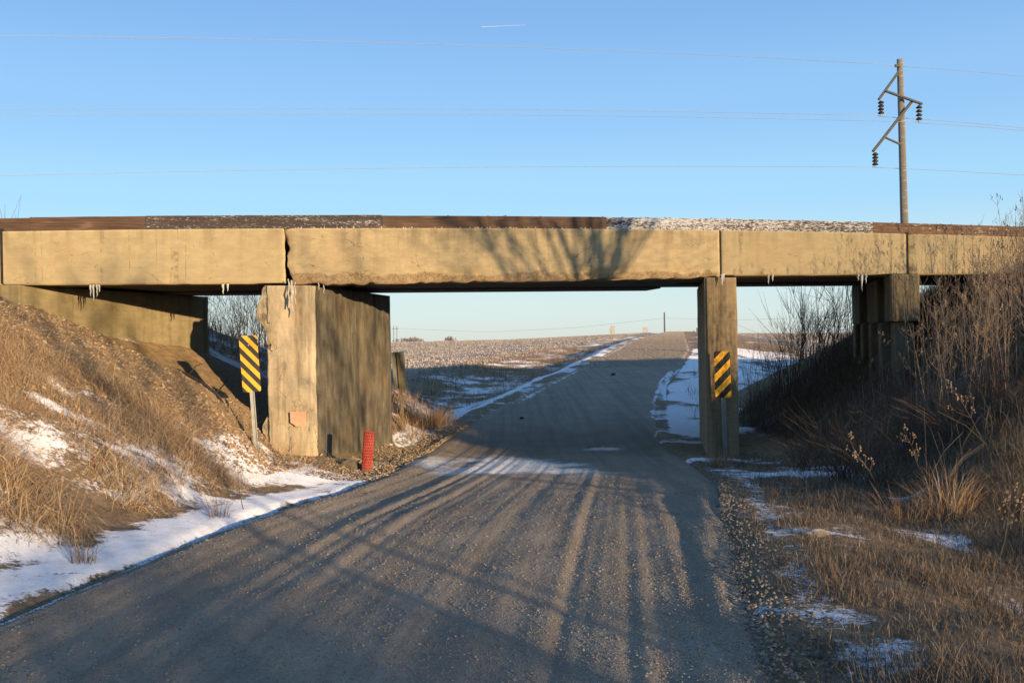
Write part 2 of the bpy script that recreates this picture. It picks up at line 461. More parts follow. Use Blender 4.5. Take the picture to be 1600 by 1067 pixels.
def GZl(X, Y): s_, d_ = sd(X, Y); return np.where((d_ > -4) & (d_ < 1), 1.2 + (-X - 4)*.35, 0)
def snow_mask(X, Y):
    sl, sr = XL(Y) - X, X - XR(Y); s = np.maximum(np.maximum(sl, sr), 0); left = sl > sr
    sa, d = sd(X, Y)
    n = fbm(X*.8, Y*.8, 21, 4) - .5
    a = np.where(left, .44 + .8*n - .2*sm(1.9, 2.4, GZl(X, Y)), .42 + .9*n)
    strip = sm(-.05, .08, sl)*(1 - sm(.5, 1.0, sl + .9*n))
    a = np.where(left & (Y < 14), np.maximum(a, strip*(.72 + .9*n)*(1 - .12*sm(10, 13, Y))), a)
    ap = np.exp(-((X + 3.7 - .12*(Y - 14))/1.15)**2 - ((Y - 14.2)/2.4)**2)
    a = np.where(left & (Y < 17.5), np.maximum(a, ap*.82 + .8*n), a)
    bare = sm(-7.6, -6.6, X)*(1 - sm(-4.9, -4.2, X))*sm(13.6, 15, Y)*(1 - sm(24, 26, Y))
    a = a*(1 - .75*bare)
    a = np.where((d > -.3) & (d < 4.6) & (s < 4), a*(.35 + .3*n), a)
    edgeR = sm(.15, .35, sr + .5*n)*(1 - sm(.45, .85, sr + .9*n))
    a = np.where(~left & (Y < 18), np.maximum(a, edgeR*.53), a)
    a = np.where(~left & (Y < 18) & (s > 2.2), a - .12, a)
    far = Y > 21
    wl = sm(.35, .6, sl + .8*n)*(1 - sm(.9, 1.3, sl + 1.4*n))
    a = np.where(far & left, np.maximum(.49 + .7*n, wl*.72), a)
    a = np.where(far & ~left, np.maximum(.45 + .6*n, sm(22, 23.6, Y + 3*n)*sm(.15, .4, sr)*(1 - sm(4.5, 7, sr + 5*n))*(.72 + 1.0*n)), a)
    a = np.where(~left & (d > 1.5) & (d < 12) & (X > 6.2 + .3*n*4), .30 + .55*n, a)
    a = np.where(far & ~left & (Y > 62), .36 + .7*n, a)
    a = np.where(far & ~left & (Y > 40) & (Y < 62) & (sr > 4), np.maximum(a, .62 + .6*n), a)
    pat = np.exp(-((X - 10.9)/2.0)**2 - ((Y - 92)/4)**2); a = np.maximum(a, pat)
    return np.clip(a, 0, 1)

def graded(lo, hi, a, b, st, g):
    mid = list(np.arange(a, b + st/2, st)); up = []; x = b; h = st
    while x < hi: h *= g; x += h; up.append(x)
    dn = []; x = a; h = st
    while x > lo: h *= g; x -= h; dn.append(x)
    return np.array(dn[::-1] + mid + up)
gx = graded(-2600, 2600, -11, 13, .10, 1.045)
gy1 = graded(-90, 3, 3, 27, .10, 1.10); gy1 = gy1[gy1 <= 27.01]
gy2 = graded(27, 4000, 27, 27, .11, 1.018)
gy_ = np.concatenate([gy1, gy2[gy2 > 27.05]])
GX, GY = np.meshgrid(gx, gy_)
GZ = ground(GX, GY)
nx, ny = len(gx), len(gy_)
idx = np.arange(nx*ny).reshape(ny, nx)
quads = np.stack([idx[:-1, :-1], idx[:-1, 1:], idx[1:, 1:], idx[1:, :-1]], -1).reshape(-1, 4)
SLm, SRm = XL(GY) - GX, GX - XR(GY)
fieldm = sm(24, 34, GY)*np.clip(np.where(SLm > SRm, sm(5.5, 8.5, SLm), sm(8, 14, SRm)) + sm(150, 190, GY)*sm(1, 4, np.maximum(SLm, SRm)), 0, 1)
sa_, dd_ = sd(GX, GY)
fieldm = fieldm*sm(6, 12, dd_)
dirtm = sm(-7.8, -6.8, GX)*(1 - sm(-4.6, -4.0, GX))*sm(13.2, 14.6, GY)*(1 - sm(22, 25, GY)) + ((dd_ > -.2) & (dd_ < 4.6))*.8
dirtm = np.clip(dirtm, 0, 1)

def ground_material():
    t = NT('earth thatch and snow', .95)
    co = t.co()
    n1 = t.noise(co, .8, 6, .6); n2 = t.noise(co, 7, 6, .7); n3 = t.noise(co, 38, 4, .75)
    dirt = t.mix(t.ramp(n2, .3, .7), (.17, .115, .06), (.34, .235, .12))
    dirt = t.mix(t.math('MULTIPLY', t.ramp(n3, .55, .72), .5), dirt, (.46, .34, .20))
    that = t.mix(t.ramp(n2, .32, .68), (.13, .088, .048), (.28, .19, .105))
    that = t.mix(t.math('MULTIPLY', t.ramp(n3, .5, .7), .5), that, (.40, .29, .165))
    c = t.mix(t.attr('dirt'), that, dirt)
    # far fields: stubble rows
    rows = t.n('TexWave', bands_direction='X'); mp = t.n('Mapping'); t.L(co, mp.inputs[0]); mp.inputs['Rotation'].default_value = (0, 0, R(57))
    t.L(mp.outputs[0], rows.inputs['Vector']); rows.inputs['Scale'].default_value = .42; rows.inputs['Distortion'].default_value = 2.5; rows.inputs['Detail'].default_value = 3
    fb = t.mix(t.ramp(t.noise(co, .035, 4), .35, .65), (.38, .265, .15), (.50, .36, .215))
    fb = t.mix(t.math('MULTIPLY', t.ramp(n2, .45, .7), .55), fb, (.20, .145, .10))
    fsn = t.math('ADD', t.math('MULTIPLY', rows.outputs[1], .25), t.noise(t.co((.5, 1.6, 1)), 1.2, 5, .7))
    dist = t.n('SeparateXYZ'); t.L(co, dist.inputs[0])
    near = t.ramp(dist.outputs[1], 60, 220, 1.0, .5)
    fm = t.math('MULTIPLY', t.ramp(fsn, .50, .66), near)
    fb = t.mix(t.math('MULTIPLY', fm, .8), fb, (.72, .70, .70))
    c = t.mix(t.attr('field'), c, fb)
    sn = t.math('ADD', t.attr('snow'), t.math('MULTIPLY', t.math('SUBTRACT', t.noise(co, 2.2, 6, .7), .5), .75))
    sn = t.math('ADD', sn, t.math('ADD', t.math('MULTIPLY', t.math('SUBTRACT', n3, .5), .35), t.math('MULTIPLY', t.math('SUBTRACT', t.noise(co, 14, 4, .75), .5), .40)))
    sf = t.ramp(sn, .49, .62)
    sf = t.math('MULTIPLY', sf, t.ramp(t.attr('field'), 0.2, .8, 1, .0))
    scol = t.mix(t.ramp(n2, .35, .7), (.68, .69, .72), (.58, .57, .56))
    c = t.mix(t.math('MULTIPLY', sf, .95), c, scol)
    t.color(c)
    h = t.math('ADD', t.math('MULTIPLY', n2, 1.0), t.math('MULTIPLY', n3, .5))
    h = t.math('MULTIPLY', h, t.math('SUBTRACT', 1.0, t.math('MULTIPLY', sf, .75)))
    h = t.math('ADD', h, t.math('MULTIPLY', sf, .55))
    h = t.math('MULTIPLY', h, t.math('ADD', 1.0, t.math('MULTIPLY', t.attr('field'), 6.0)))
    t.bump(h, .9, .06)
    return t.m
M['ground'] = ground_material()
SNW = snow_mask(GX, GY)
ground_o = mesh_np('ground', np.stack([GX, GY, GZ], -1).reshape(-1, 3), [quads], M['ground'], None, True,
                   {'snow': SNW.ravel(), 'field': fieldm.ravel(), 'dirt': dirtm.ravel()})
tag(ground_o, kind='structure')

# ------------------------------------------------------------------ the gravel road, with ruts and windrows
ry = np.concatenate([np.arange(-60, 2, 2.0), np.arange(2, 28, .12), graded(28, 470, 28, 28, .15, 1.02)[1:]])
tc_ = np.linspace(-.06, 1.06, 400)
RT, RY = np.meshgrid(tc_, ry)
wid = XR(RY) - XL(RY)
RX = XL(RY) + RT*wid
def rutz(T_, Y):
    X_ = XL(Y) + T_*(XR(Y) - XL(Y)); k_ = sm(20, 36, Y); E_ = T_
    T_ = ((X_ - (-1.45 + .115*Y))/4.9 + .5)*(1 - k_) + T_*k_
    x = T_*4.9
    z = .006*(fbm(x*1.3, Y*.02, 61, 2) - .5)*2 + .007*(fbm(x*4.5, Y*.03, 63, 2) - .5)*2 + .006*(vn(x*12, Y*.05, 65) - .5)*2
    for c, w_, h in ((.245, .012, .03), (.275, .010, -.022), (.335, .016, .026), (.36, .010, -.018), (.70, .013, .034), (.725, .012, -.024), (.76, .014, .020), (.20, .015, -.018), (.52, .02, -.010), (.88, .012, .022), (.905, .02, -.030)):
        cc = c + .004*(vn(Y*.06, c*50, 70) - .5)
        z = z + .25*h*np.exp(-((T_ - cc)/w_)**2)*(.5 + .8*vn(Y*.22, c*91, 71))
    z = z + .040*np.exp(-((E_ - .055)/.045)**2)*(.6 + .6*vn(Y*.8, x*2, 72)) + .03*np.exp(-((E_ - .965)/.03)**2)*(1 - sm(18, 24, Y))
    z = z + .012*(fbm(x*3, Y*2.2, 74, 3) - .5)*(1 + 1.5*np.exp(-((E_-.08)/.07)**2))
    return z
fade = 1 - sm(26, 60, RY)
RZ = ZR(RY) + rutz(RT, RY)*(.25 + .75*fade) + .05*(1 - (2*RT - 1)**2)*0 - .07*sm(.985, 1.06, np.abs(RT*2 - 1)) - .02
def road_h(x, y):
    t_ = (x - XL(y))/(XR(y) - XL(y)); return ZR(y) + rutz(t_, y)*(.25 + .75*(1 - sm(26, 60, y))) - .02
idr = np.arange(RX.size).reshape(RX.shape)
rq = np.stack([idr[:-1, :-1], idr[:-1, 1:], idr[1:, 1:], idr[1:, :-1]], -1).reshape(-1, 4)
icem = np.exp(-((RX + .45 + .25*(RY - 18))/1.9)**4 - ((RY - 17.2 + .30*RX)/2.5)**4)*(.60 + .9*(fbm(RX*1.1, RY*1.5, 81, 4) - .5))
icem = np.maximum(icem, np.exp(-((RX - 1.9)/.8)**2 - ((RY - 20.3)/.5)**2)*.60)
edge_s = sm(25, 29, RY)*(1 - sm(80, 100, RY))*(1 - sm(.05, .20, RT))*(.44 + .5*(fbm(RT*32, RY*.12, 83, 3) - .5))
edge_n = sm(3, 4, RY)*(1 - sm(12.5, 14.5, RY))*(1 - sm(.0, .05, RT))*(.62 + .9*(fbm(RT*60, RY*2.0, 85, 3) - .5))
edge_r = sm(20, 23, RY)*(1 - sm(42, 48, RY))*sm(.93, .99, RT)*(.55 + .5*(fbm(RT*22, RY*.2, 84, 3) - .5))
loose = np.exp(-((RT - .055)/.05)**2) + .8*sm(.87, .93, RT) + .35*np.exp(-((RT - .26)/.02)**2) + .4*np.exp(-((RT - .72)/.02)**2)

def road_material():
    t = NT('packed gravel', .9)
    co = t.co()
    n1 = t.noise(co, 1.1, 6, .6); n2 = t.noise(co, 14, 5, .7); n3 = t.noise(co, 70, 3, .7)
    v = t.vor(co, 55.0); vc = t.vor(co, 55.0, 'F1', 'Color')
    st = t.n('Mapping'); t.L(co, st.inputs[0]); st.inputs['Rotation'].default_value = (0, 0, R(8)); st.inputs['Scale'].default_value = (5, .13, 1)
    n4 = t.noise(st.outputs[0], 1.0, 5, .6)
    c = t.mix(t.ramp(n1, .3, .7), (.25, .196, .138), (.33, .262, .188))
    c = t.mix(t.math('MULTIPLY', t.ramp(n4, .4, .66), .55), c, (.17, .135, .098))
    c = t.mix(t.math('MULTIPLY', t.ramp(n2, .5, .72), .4), c, (.32, .265, .20))
    sv = t.n('SeparateColor'); t.L(vc, sv.inputs[0])
    stone = t.math('MULTIPLY', t.ramp(sv.outputs[0], .55, .62), t.ramp(v, .42, .30))
    sm_ = t.math('MULTIPLY', stone, t.math('ADD', t.math('MULTIPLY', t.attr('loose'), .55), .45))
    c = t.mix(sm_, c, t.mix(sv.outputs[1], (.13, .11, .085), (.40, .34, .27)))
    ice = t.math('ADD', t.attr('ice'), t.math('MULTIPLY', t.math('SUBTRACT', t.noise(t.co((1, 2.6, 1)), 2.2, 6, .72), .5), .7))
    icf = t.ramp(ice, .30, .66)
    c = t.mix(t.math('MULTIPLY', icf, .60), c, (.46, .47, .50))
    sn = t.ramp(t.math('ADD', t.attr('snow'), t.math('MULTIPLY', t.math('SUBTRACT', t.noise(t.co((2, .6, 1)), 2.5, 5, .7), .5), .6)), .46, .54)
    c = t.mix(t.math('MULTIPLY', sn, .9), c, (.76, .76, .78))
    t.color(c)
    t.set(t.b.inputs['Roughness'], t.ramp(icf, 0, 1, .9, .42))
    h = t.math('ADD', t.math('MULTIPLY', n2, .6), t.math('ADD', t.math('MULTIPLY', n3, .35), t.math('MULTIPLY', stone, .5)))
    h = t.math('MULTIPLY', h, t.math('SUBTRACT', 1.0, t.math('MULTIPLY', icf, .8)))
    t.bump(h, 1.0, .04)
    return t.m
M['road'] = road_material()
road = mesh_np('road', np.stack([RX, RY, RZ], -1).reshape(-1, 3), [rq], M['road'], None, True,
               {'ice': icem.ravel(), 'snow': np.maximum(np.maximum(edge_s, edge_n), edge_r).ravel(), 'loose': np.clip(loose, 0, 1).ravel()})
tag(road, kind='structure')
# ------------------------------------------------------------------ the bridge
def ztop(s): return 3.66 - .0012*s*s
bridge = empty('railway_bridge', F3(0, 0, 2.7))
BL = bridge.location.copy()
tag(bridge, 'low concrete railway bridge crossing over the gravel road', 'bridge')
def setp(o):                       # keep world coordinates under the bridge's Empty
    o.parent = bridge; o.matrix_parent_inverse = Matrix.Translation(-BL); return o

def patch_panel(name, s0, s1, zb0, zb1, depth, mat, jag0=None, jag1=None, spall=.03, seed=1, d0=0.0):
    """a girder face as a fine grid with spalled lower edge, closed to a solid"""
    ns = max(8, int((s1 - s0)/.05)); nz_ = 22
    S = np.linspace(0, 1, ns); Z = np.linspace(0, 1, nz_)
    a, b = np.meshgrid(S, Z)
    zz = (zb0 + (zb1 - zb0)*a)
    l = s0 + (jag0(b) if jag0 else 0*b); r = s1 + (jag1(b) if jag1 else 0*b)
    s_ = l + (r - l)*a
    zt = ztop(s_)
    z_ = zz + (zt - zz)*b
    n = fbm(s_*1.1, z_*2.0, seed, 4); n2 = fbm(s_*6, z_*9, seed + 5, 3)
    low = 1 - sm(.06, .30, b + .25*(n - .5))
    dep = spall*low*sm(.50, .58, n)*(1 + 1.5*(n2 - .5)) + .006*(n2 - .5)
    if jag0 is not None: dep = dep + .13*(1 - sm(0, .13, s_ - l))*(.2 + 1.3*n2)
    if jag1 is not None: dep = dep + .05*(1 - sm(0, .05, r - s_))*(.4 + n2)
    z_ = z_ + (b == 0)*(spall*.55*np.clip(n - .5, 0, 1) + .05*np.clip(n2 - .55, 0, 1)*(spall > .05))*2
    dd = d0 + dep
    X = (s_ - TS*dd)/TN; Y = 17.5 + (TS*s_ + dd)/TN
    V = np.stack([X, Y, z_], -1).reshape(-1, 3)
    i = np.arange(ns*nz_).reshape(nz_, ns)
    q = np.stack([i[:-1, :-1], i[:-1, 1:], i[1:, 1:], i[1:, :-1]], -1).reshape(-1, 4)
    ring = np.concatenate([i[0, :], i[1:, -1], i[-1, -2::-1], i[-2:0:-1, 0]])
    sr, zr_ = s_.ravel()[ring], z_.ravel()[ring]
    sr = np.clip(sr, s0 - .02, s1 + .02)
    B = np.stack([(sr - TS*depth)/TN, 17.5 + (TS*sr + depth)/TN, zr_], -1)
    k = len(ring); j = np.arange(k) + ns*nz_
    side = np.stack([ring, j, np.roll(j, -1), np.roll(ring, -1)], -1)
    o = mesh_np(name, np.concatenate([V, B]), [q, side, j[None, ::-1]], mat)
    return setp(o)
jl = lambda b: -.015 + .14*(fbm(b*6, b*0 + 3, 31, 4) - .5) - .04*(b - .5) + .06*sm(.3, 0, b)
jr = lambda b: -.02 + .05*(fbm(b*6, b*0 + 8, 33, 3) - .5) - .06*sm(.8, 1, b)*0
jx = lambda b: .03*(fbm(b*7, b*0 + 1, 36, 3) - .5) + .05*sm(.3, 0, b)
patch_panel('girder', -15.0, -8.62, 2.69, 2.69, 1.0, M['girder_b'], seed=11, spall=.01)
patch_panel('girder', -8.57, -3.99, 2.70, 2.70, 1.0, M['girder_b'], None, jr, spall=.03, seed=12)
patch_panel('girder', -3.95, 4.035, 2.66, 2.755, 1.0, M['girder'], jl, None, spall=.11, seed=13)
patch_panel('girder', 4.085, 7.94, 2.80, 2.80, 1.0, M['girder_b'], seed=14, spall=.012)
patch_panel('girder', 8.0, 17.0, 2.80, 2.80, 1.0, M['girder_b'], jx, None, spall=.02, seed=15)

def fprism(name, sdpts, z0, z1, mat, parent=None, bev=.012):
    m = MB(); m.prism([F3(s, d, z0) for s, d in sdpts], [F3(s, d, z1) for s, d in sdpts])
    o = m.build(name, mat); 
    if bev: bevel(o, bev)
    return setp(o) if parent is None else o
for a, b, z0 in ((-15, -8.62, 2.72), (-8.57, -3.86, 2.73), (-3.855, 4.04, 2.76), (4.08, 7.95, 2.84), (8.0, 17, 2.84)):
    fprism('deck_slab', [(a, 1.005), (b, 1.005), (b, 3.35), (a, 3.35)], z0 + .012, 3.68, M['under'])
    fprism('rear_girder', [(a, 3.36), (b, 3.36), (b, 4.37), (a, 4.37)], z0 - .03, 3.62, M['under'])
for s_j, zb in ((-8.595, 2.71), (4.06, 2.81), (7.97, 2.81)):
    fprism('joint_filler', [(s_j - .03, .02), (s_j + .035, .02), (s_j + .035, .5), (s_j - .03, .5)], zb, 3.62, M['hole_dark'], None, 0)
# kerb timbers along the deck edge
def tim(s0, s1, mat, h=.235, d=.03):
    n = max(2, int((s1 - s0)/.35)); S = np.linspace(s0, s1, n); m = MB()
    i0 = 0
    for k, s in enumerate(S):
        zt = ztop(s)
        for dd, z in ((d, zt - .005), (d + .26, zt - .005), (d + .26, zt + h), (d, zt + h - .004*random.random())):
            m.v.append(tuple(F3(s, dd, z)))
    for k in range(n-1):
        for j in range(4):
            a = k*4 + j; b = k*4 + (j+1) % 4
            m.f.append((a, b, b + 4, a + 4))
    m.f += [(3, 2, 1, 0), tuple(range(4*n-4, 4*n))]
    o = m.build('kerb_timber', mat); return setp(o)
def s_of(px, d=0):
    u, v = ray(px, 345); X = u*17.5/(1 - TS*u); return X*TN
Tt = [(-15, s_of(45), M['wood_brown'], .225, 'weathered brown timber'), (s_of(45)+.006, s_of(226), M['wood_brown'], .235, None), (s_of(226)+.006, s_of(597), M['wood_dark'], .238, 'dark timber flecked with frost'),
      (s_of(597)+.006, s_of(948), M['wood_red'], .228, 'reddish brown timber'), (s_of(948)+.006, s_of(1365), M['wood_frost'], .222, 'dark timber whitened by frost'), (s_of(1365)+.006, 17, M['wood_pale'], .218, 'pale brown timber')]
for a, b, m_, h, lb in Tt:
    o = tim(a, b, m_, h)
    if lb: o['label'] = lb
for a in (-15, -6.5, 2.0, 10.5):
    m = MB(); b = min(a + 8.48, 17)
    for s in (0,): 
        m.prism([F3(a, 4.05, 3.5), F3(b, 4.05, 3.5), F3(b, 4.36, 3.5), F3(a, 4.36, 3.5)], [F3(a, 4.05, 3.84), F3(b, 4.05, 3.84), F3(b, 4.36, 3.84), F3(a, 4.36, 3.84)])
    setp(m.build('rear_kerb_timber', M['wood_brown']))
for d in (1.45, 2.95):
    m = MB(); S = np.linspace(-15, 17, 30)
    m.tube([F3(s, d, ztop(s) + .18) for s in S], .05, 6); setp(m.build('rail', M['dark_steel']))

def rough_prism(name, foot, z0, z1, mat, amp, res=.07, seed=3, parts=None):
    """vertical solid; every side subdivided and worn by noise. amp: per-side depth of wear"""
    n = len(foot); V = []; Fq = []
    fine = []
    for i in range(n):
        a, b = Vector(foot[i]), Vector(foot[(i+1) % n]); k = max(1, int((b - a).length/res))
        nrm = Vector(((b - a).y, -(b - a).x)).normalized()
        for j in range(k): fine.append((a + (b - a)*(j/k), i, nrm, j, k))
    m = len(fine); nz_ = max(2, int((z1 - z0)/res))
    pts = np.array([f[0][:] for f in fine]); nr = np.array([f[2][:] for f in fine]); am = np.array([amp[f[1]] for f in fine])
    nr = nr + np.roll(nr, 1, 0)*np.array([[1.0 if f[3] == 0 else 0.0] for f in fine])
    nr /= np.linalg.norm(nr, axis=1, keepdims=True)
    corner = np.array([(1.0 if f[3] == 0 else 0.0) for f in fine])
    am = np.maximum(am, np.roll(am, 1)*corner)
    L = np.arange(m)*res
    zz = np.linspace(z0, z1, nz_)
    LL, ZZ = np.meshgrid(L, zz)
    w = am[None, :]*((fbm(LL*1.3, ZZ*.9, seed, 4) - .42)*1.6 + .5*(fbm(LL*6, ZZ*5, seed + 2, 3) - .5) + .35*corner[None, :])
    X = pts[None, :, 0] - nr[None, :, 0]*w; Y = pts[None, :, 1] - nr[None, :, 1]*w
    V = np.stack([X, Y, ZZ], -1).reshape(-1, 3)
    ii = np.arange(m*nz_).reshape(nz_, m); jj = np.roll(ii, -1, 1)
    q = np.stack([ii[:-1], jj[:-1], jj[1:], ii[1:]], -1).reshape(-1, 4)
    top = mesh_np(name, V, [q, ii[-1][None, :], ii[0][None, ::-1]], mat)
    return setp(top)
def xy(s, d): v = F3(s, d, 0); return (v.x, v.y)
# left pier: a wall along the road with a broken front end
A = (-3.475, 17.02); B = (-4.29, 16.90)
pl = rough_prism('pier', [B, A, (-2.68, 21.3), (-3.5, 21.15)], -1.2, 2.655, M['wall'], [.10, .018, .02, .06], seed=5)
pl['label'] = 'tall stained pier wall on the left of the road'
# its spalled front face, a lighter weathered skin cast against the wall end
fr = rough_prism('pier_front', [(-4.27, 16.60), (-3.53, 16.74), (-3.465, 17.06), (-4.27, 16.95)], -1.2, 2.64, M['pier'], [.17, .03, .02, .36], seed=8, res=.035)
fr['label'] = 'broken pale front face of the pier'
pr = rough_prism('pier', [(3.66, 18.19), (4.30, 18.31), (5.02, 22.75), (4.38, 22.65)], -1.2, 2.745, M['cap_stone'], [.02, .02, .02, .02], seed=15)
pr['label'] = 'grey pier wall on the right of the road'
pf = rough_prism('pier_front', [(3.70, 18.14), (4.28, 18.25), (4.29, 18.33), (3.69, 18.215)], -1.2, 2.74, M['cap_stone'], [.012, .01, .01, .012], seed=19, res=.05)
# abutment under the left span
ab = rough_prism('abutment', [(-8.6, 16.05), (-8.25, 15.98), (-6.62, 21.0), (-7.3, 21.3)], .4, 2.69, M['abut'], [.01, .018, .02, .01], seed=23, res=.09)
# right pile bent: cap blocks over piles
for i, (t0, t1, ins) in enumerate(((0, .62, 0.0), (.68, 1.45, .16), (1.55, 2.3, .05), (2.4, 3.2, .16), (3.3, 4.25, .02))):
    x0 = 7.44 + ins; x1 = 8.06
    dirx = .165
    p = [(x0 + dirx*t0, 18.78 + t0), (x1 + dirx*t0, 18.92 + t0), (x1 + dirx*t1, 18.92 + t1), (x0 + dirx*t1, 18.78 + t1)]
    m = MB(); m.prism([Vector((*q, 1.86)) for q in p], [Vector((*q, 2.79)) for q in p])
    setp(bevel(m.build('cap_block', M['bent']), .04, 2))
for i, (t0, ox) in enumerate(((.1, .12), (1.05, .06), (2.0, .06), (2.9, .06), (3.8, .06))):
    x = 7.42 + ox + .165*t0; y = 18.85 + t0; m = MB()
    pts = [(x, y), (x + .42, y + .08), (x + .46, y + .42), (x + .05, y + .34)]
    m.prism([Vector((*q, -.4)) for q in pts], [Vector((*q, 1.858)) for q in pts])
    setp(bevel(m.build('pile', M['bent']), .03, 1))

# ballast stones along the deck
def stones(name, pos, size, tint, label, parent=None, cat=None, squash=.65):
    n = len(pos)
    base = np.array([(1, 0, 0), (0, 1, 0), (-1, 0, 0), (0, -1, 0), (0, 0, 1), (0, 0, -1)], float)
    jit = 1 + .5*(RNG.random((n, 6, 3)) - .5)
    V = base[None]*jit
    V[:, :, 2] *= squash
    V[:, :4, 2] += .35*(RNG.random((n, 4)) - .5)
    a = RNG.random(n)*6.283
    c, s = np.cos(a)[:, None], np.sin(a)[:, None]
    x = V[:, :, 0]*c - V[:, :, 1]*s; y = V[:, :, 0]*s + V[:, :, 1]*c
    V = np.stack([x, y, V[:, :, 2]], -1)*np.asarray(size)[:, None, None] + pos[:, None, :]
    f = np.array([(0, 1, 4), (1, 2, 4), (2, 3, 4), (3, 0, 4), (1, 0, 5), (2, 1, 5), (3, 2, 5), (0, 3, 5)])
    Fq = (f[None] + (np.arange(n)*6)[:, None, None]).reshape(-1, 3)
    T_ = np.repeat(np.asarray(tint, np.float32), 6, 0)
    o = mesh_np(name, V.reshape(-1, 3), [Fq], M['blade'], parent, False, {'tint': T_})
    if cat or label: tag(o, label, cat, None, 'stuff')
    return o
n = 5200
s_ = RNG.uniform(-14, 16, n); d_ = np.where(RNG.random(n) < .3, RNG.uniform(.29, .5, n), RNG.uniform(.3, 4.1, n))
z_ = ztop(s_) + .12 + .05*RNG.random(n) + np.where(d_ < .5, .06, 0)
pp = np.stack([(s_ - TS*d_)/TN, 17.5 + (TS*s_ + d_)/TN, z_], -1)
g = RNG.uniform(.18, .5, (n, 1)); o = stones('ballast', pp, RNG.uniform(.018, .055, n), g*np.array([[1, .88, .76]]), None)
setp(o); o['kind'] = 'stuff'
n = 220
s_ = RNG.uniform(-13, 15, n); pp = np.array([F3(s, d, ztop(s) + .235)[:] for s, d in zip(s_, RNG.uniform(.05, .24, n))])
o = stones('ballast_crumbs', pp, RNG.uniform(.008, .026, n), RNG.uniform(.2, .5, (n, 1))*np.array([[1, .88, .76]]), None); setp(o); o['kind'] = 'stuff'
n = 90
s_ = RNG.uniform(-4, 5, n); pp = np.array([F3(s, .014, ztop(s) + .012)[:] for s in s_])
o = stones('ledge_stones', pp, RNG.uniform(.010, .028, n), np.tile([[.5, .42, .33]], (n, 1)), None); setp(o); o['kind'] = 'stuff'

# icicles: each cluster hangs from the deck edge
def icicle(px, py, Y, lens, label, w=.035):
    w *= .55; lens = [(x_, l_*.8) for x_, l_ in lens]
    p = P(px, py, Y); e = empty('icicle', p); tag(e, label, 'icicle', 'icicles hanging from the bridge')
    for k, (dx, l) in enumerate(lens):
        m = MB(); pts = []; rr = []
        for q in range(6):
            t = q/5; pts.append((dx + .008*math.sin(3*q + k), .01*math.cos(2*q), .05 - (l + .05)*t)); rr.append(w*(1 - t)**.8*(.8 + .4*random.random()) + .003)
        m.tube(pts, rr, 6); m.build('spike', M['ice'], e, True)
    return e
def yf(px, d):  # forward distance of the bridge plane d behind the face, seen at px
    u, v = ray(px, 445); return (17.5 + d*TN)/(1 - TS*u)
icicle(146, 448, yf(146, .12), ((-.05, .20), (0, .30), (.06, .22), (.10, .12)), 'thick icicle cluster under the left span near the abutment', .03)
icicle(353, 444, yf(353, .12), ((-.05, .22), (.03, .16)), 'blunt pale icicle under the left span close to the pier', .045)
icicle(506, 445, yf(506, .12), ((0, .20), (-.09, .12)), 'thin icicle at the top corner of the stained pier wall', .018)
icicle(1203, 430, yf(1203, .05), ((-.03, .22), (.05, .15)), 'pale icicle under the right span halfway between pier and pile bent', .045)
icicle(1348, 429, yf(1348, .05), ((-.02, .42), (.06, .22), (-.09, .15)), 'longest icicle hanging beside the pile bent', .05)
icicle(1128, 433, 18.05, ((0, .20), (.03, .10)), 'short white icicle frozen to the top of the right pier', .03)
def crust(pxs, Y, label):
    m = MB()
    for (px, py, w, h) in pxs:
        p = P(px, py, Y(px)); pts = []
        for k in range(7):
            t = k/6; pts.append(p + Vector((.012*math.sin(k*2.1 + px), -.012*math.sin(t*3.14), -h*t)))
        m.tube(pts, [.62*w*(.45 + .6*math.sin(3.14*min(1, .15 + .8*t/6)))*(.7 + .5*random.random()) for t in range(7)], 6)
    return m.build('ice_crust', M['seep'], None, True)
ic = crust([(451, 436, .03, .50), (456, 438, .035, .62), (461, 440, .02, .40)], lambda px: 16.585 + .16*(px - 440)/50*.19, '')
tag(ic, 'white frozen seep running down the broken pier front below the crack', 'ice')
# ------------------------------------------------------------------ signs and small objects
def marker(loc, hp, w, h, mat, lean, rz, label):
    e = empty('object_marker_sign', loc); e.rotation_euler = (0, R(lean), R(rz)); tag(e, label, 'road sign', 'striped object marker signs')
    m = MB()     # u-channel post
    for (x, y, sx, sy) in ((0, .012, .042, .006), (-.024, 0, .006, .03), (.024, 0, .006, .03), (-.032, -.014, .011, .005), (.032, -.014, .011, .005)):
        m.box((x, y, hp/2 - .15), (sx, sy, hp + .3))
    m.build('post', M['steel'], e)
    bm = bmesh.new(); r = .035; pts = []
    for cx, cz, a0 in ((w/2-r, h/2-r, 0), (-w/2+r, h/2-r, 90), (-w/2+r, -h/2+r, 180), (w/2-r, -h/2+r, 270)):
        for k in range(5): q = R(a0 + 22.5*k); pts.append((cx + r*math.cos(q), cz + r*math.sin(q)))
    vf = [bm.verts.new((x, -.004, z)) for x, z in pts]; vb = [bm.verts.new((x, .0, z)) for x, z in pts]
    bm.faces.new(vf); bm.faces.new(vb[::-1])
    n = len(pts)
    for k in range(n): bm.faces.new((vf[(k+1) % n], vf[k], vb[k], vb[(k+1) % n]))
    bm.normal_update()
    me = bpy.data.meshes.new('panel'); bm.to_mesh(me); bm.free(); me.materials.append(mat)
    p = link(bpy.data.objects.new('panel', me), e); p.location = (0, -.022, hp - h/2 + .02)
    for z in (.30, -.30):
        m = MB(); m.tube([(0, -.004, z*h/.91), (0, -.016, z*h/.91)], .013, 8); b = m.build('bolt', M['steel'], p)
    return e
p = P(401, 722, 15.5)
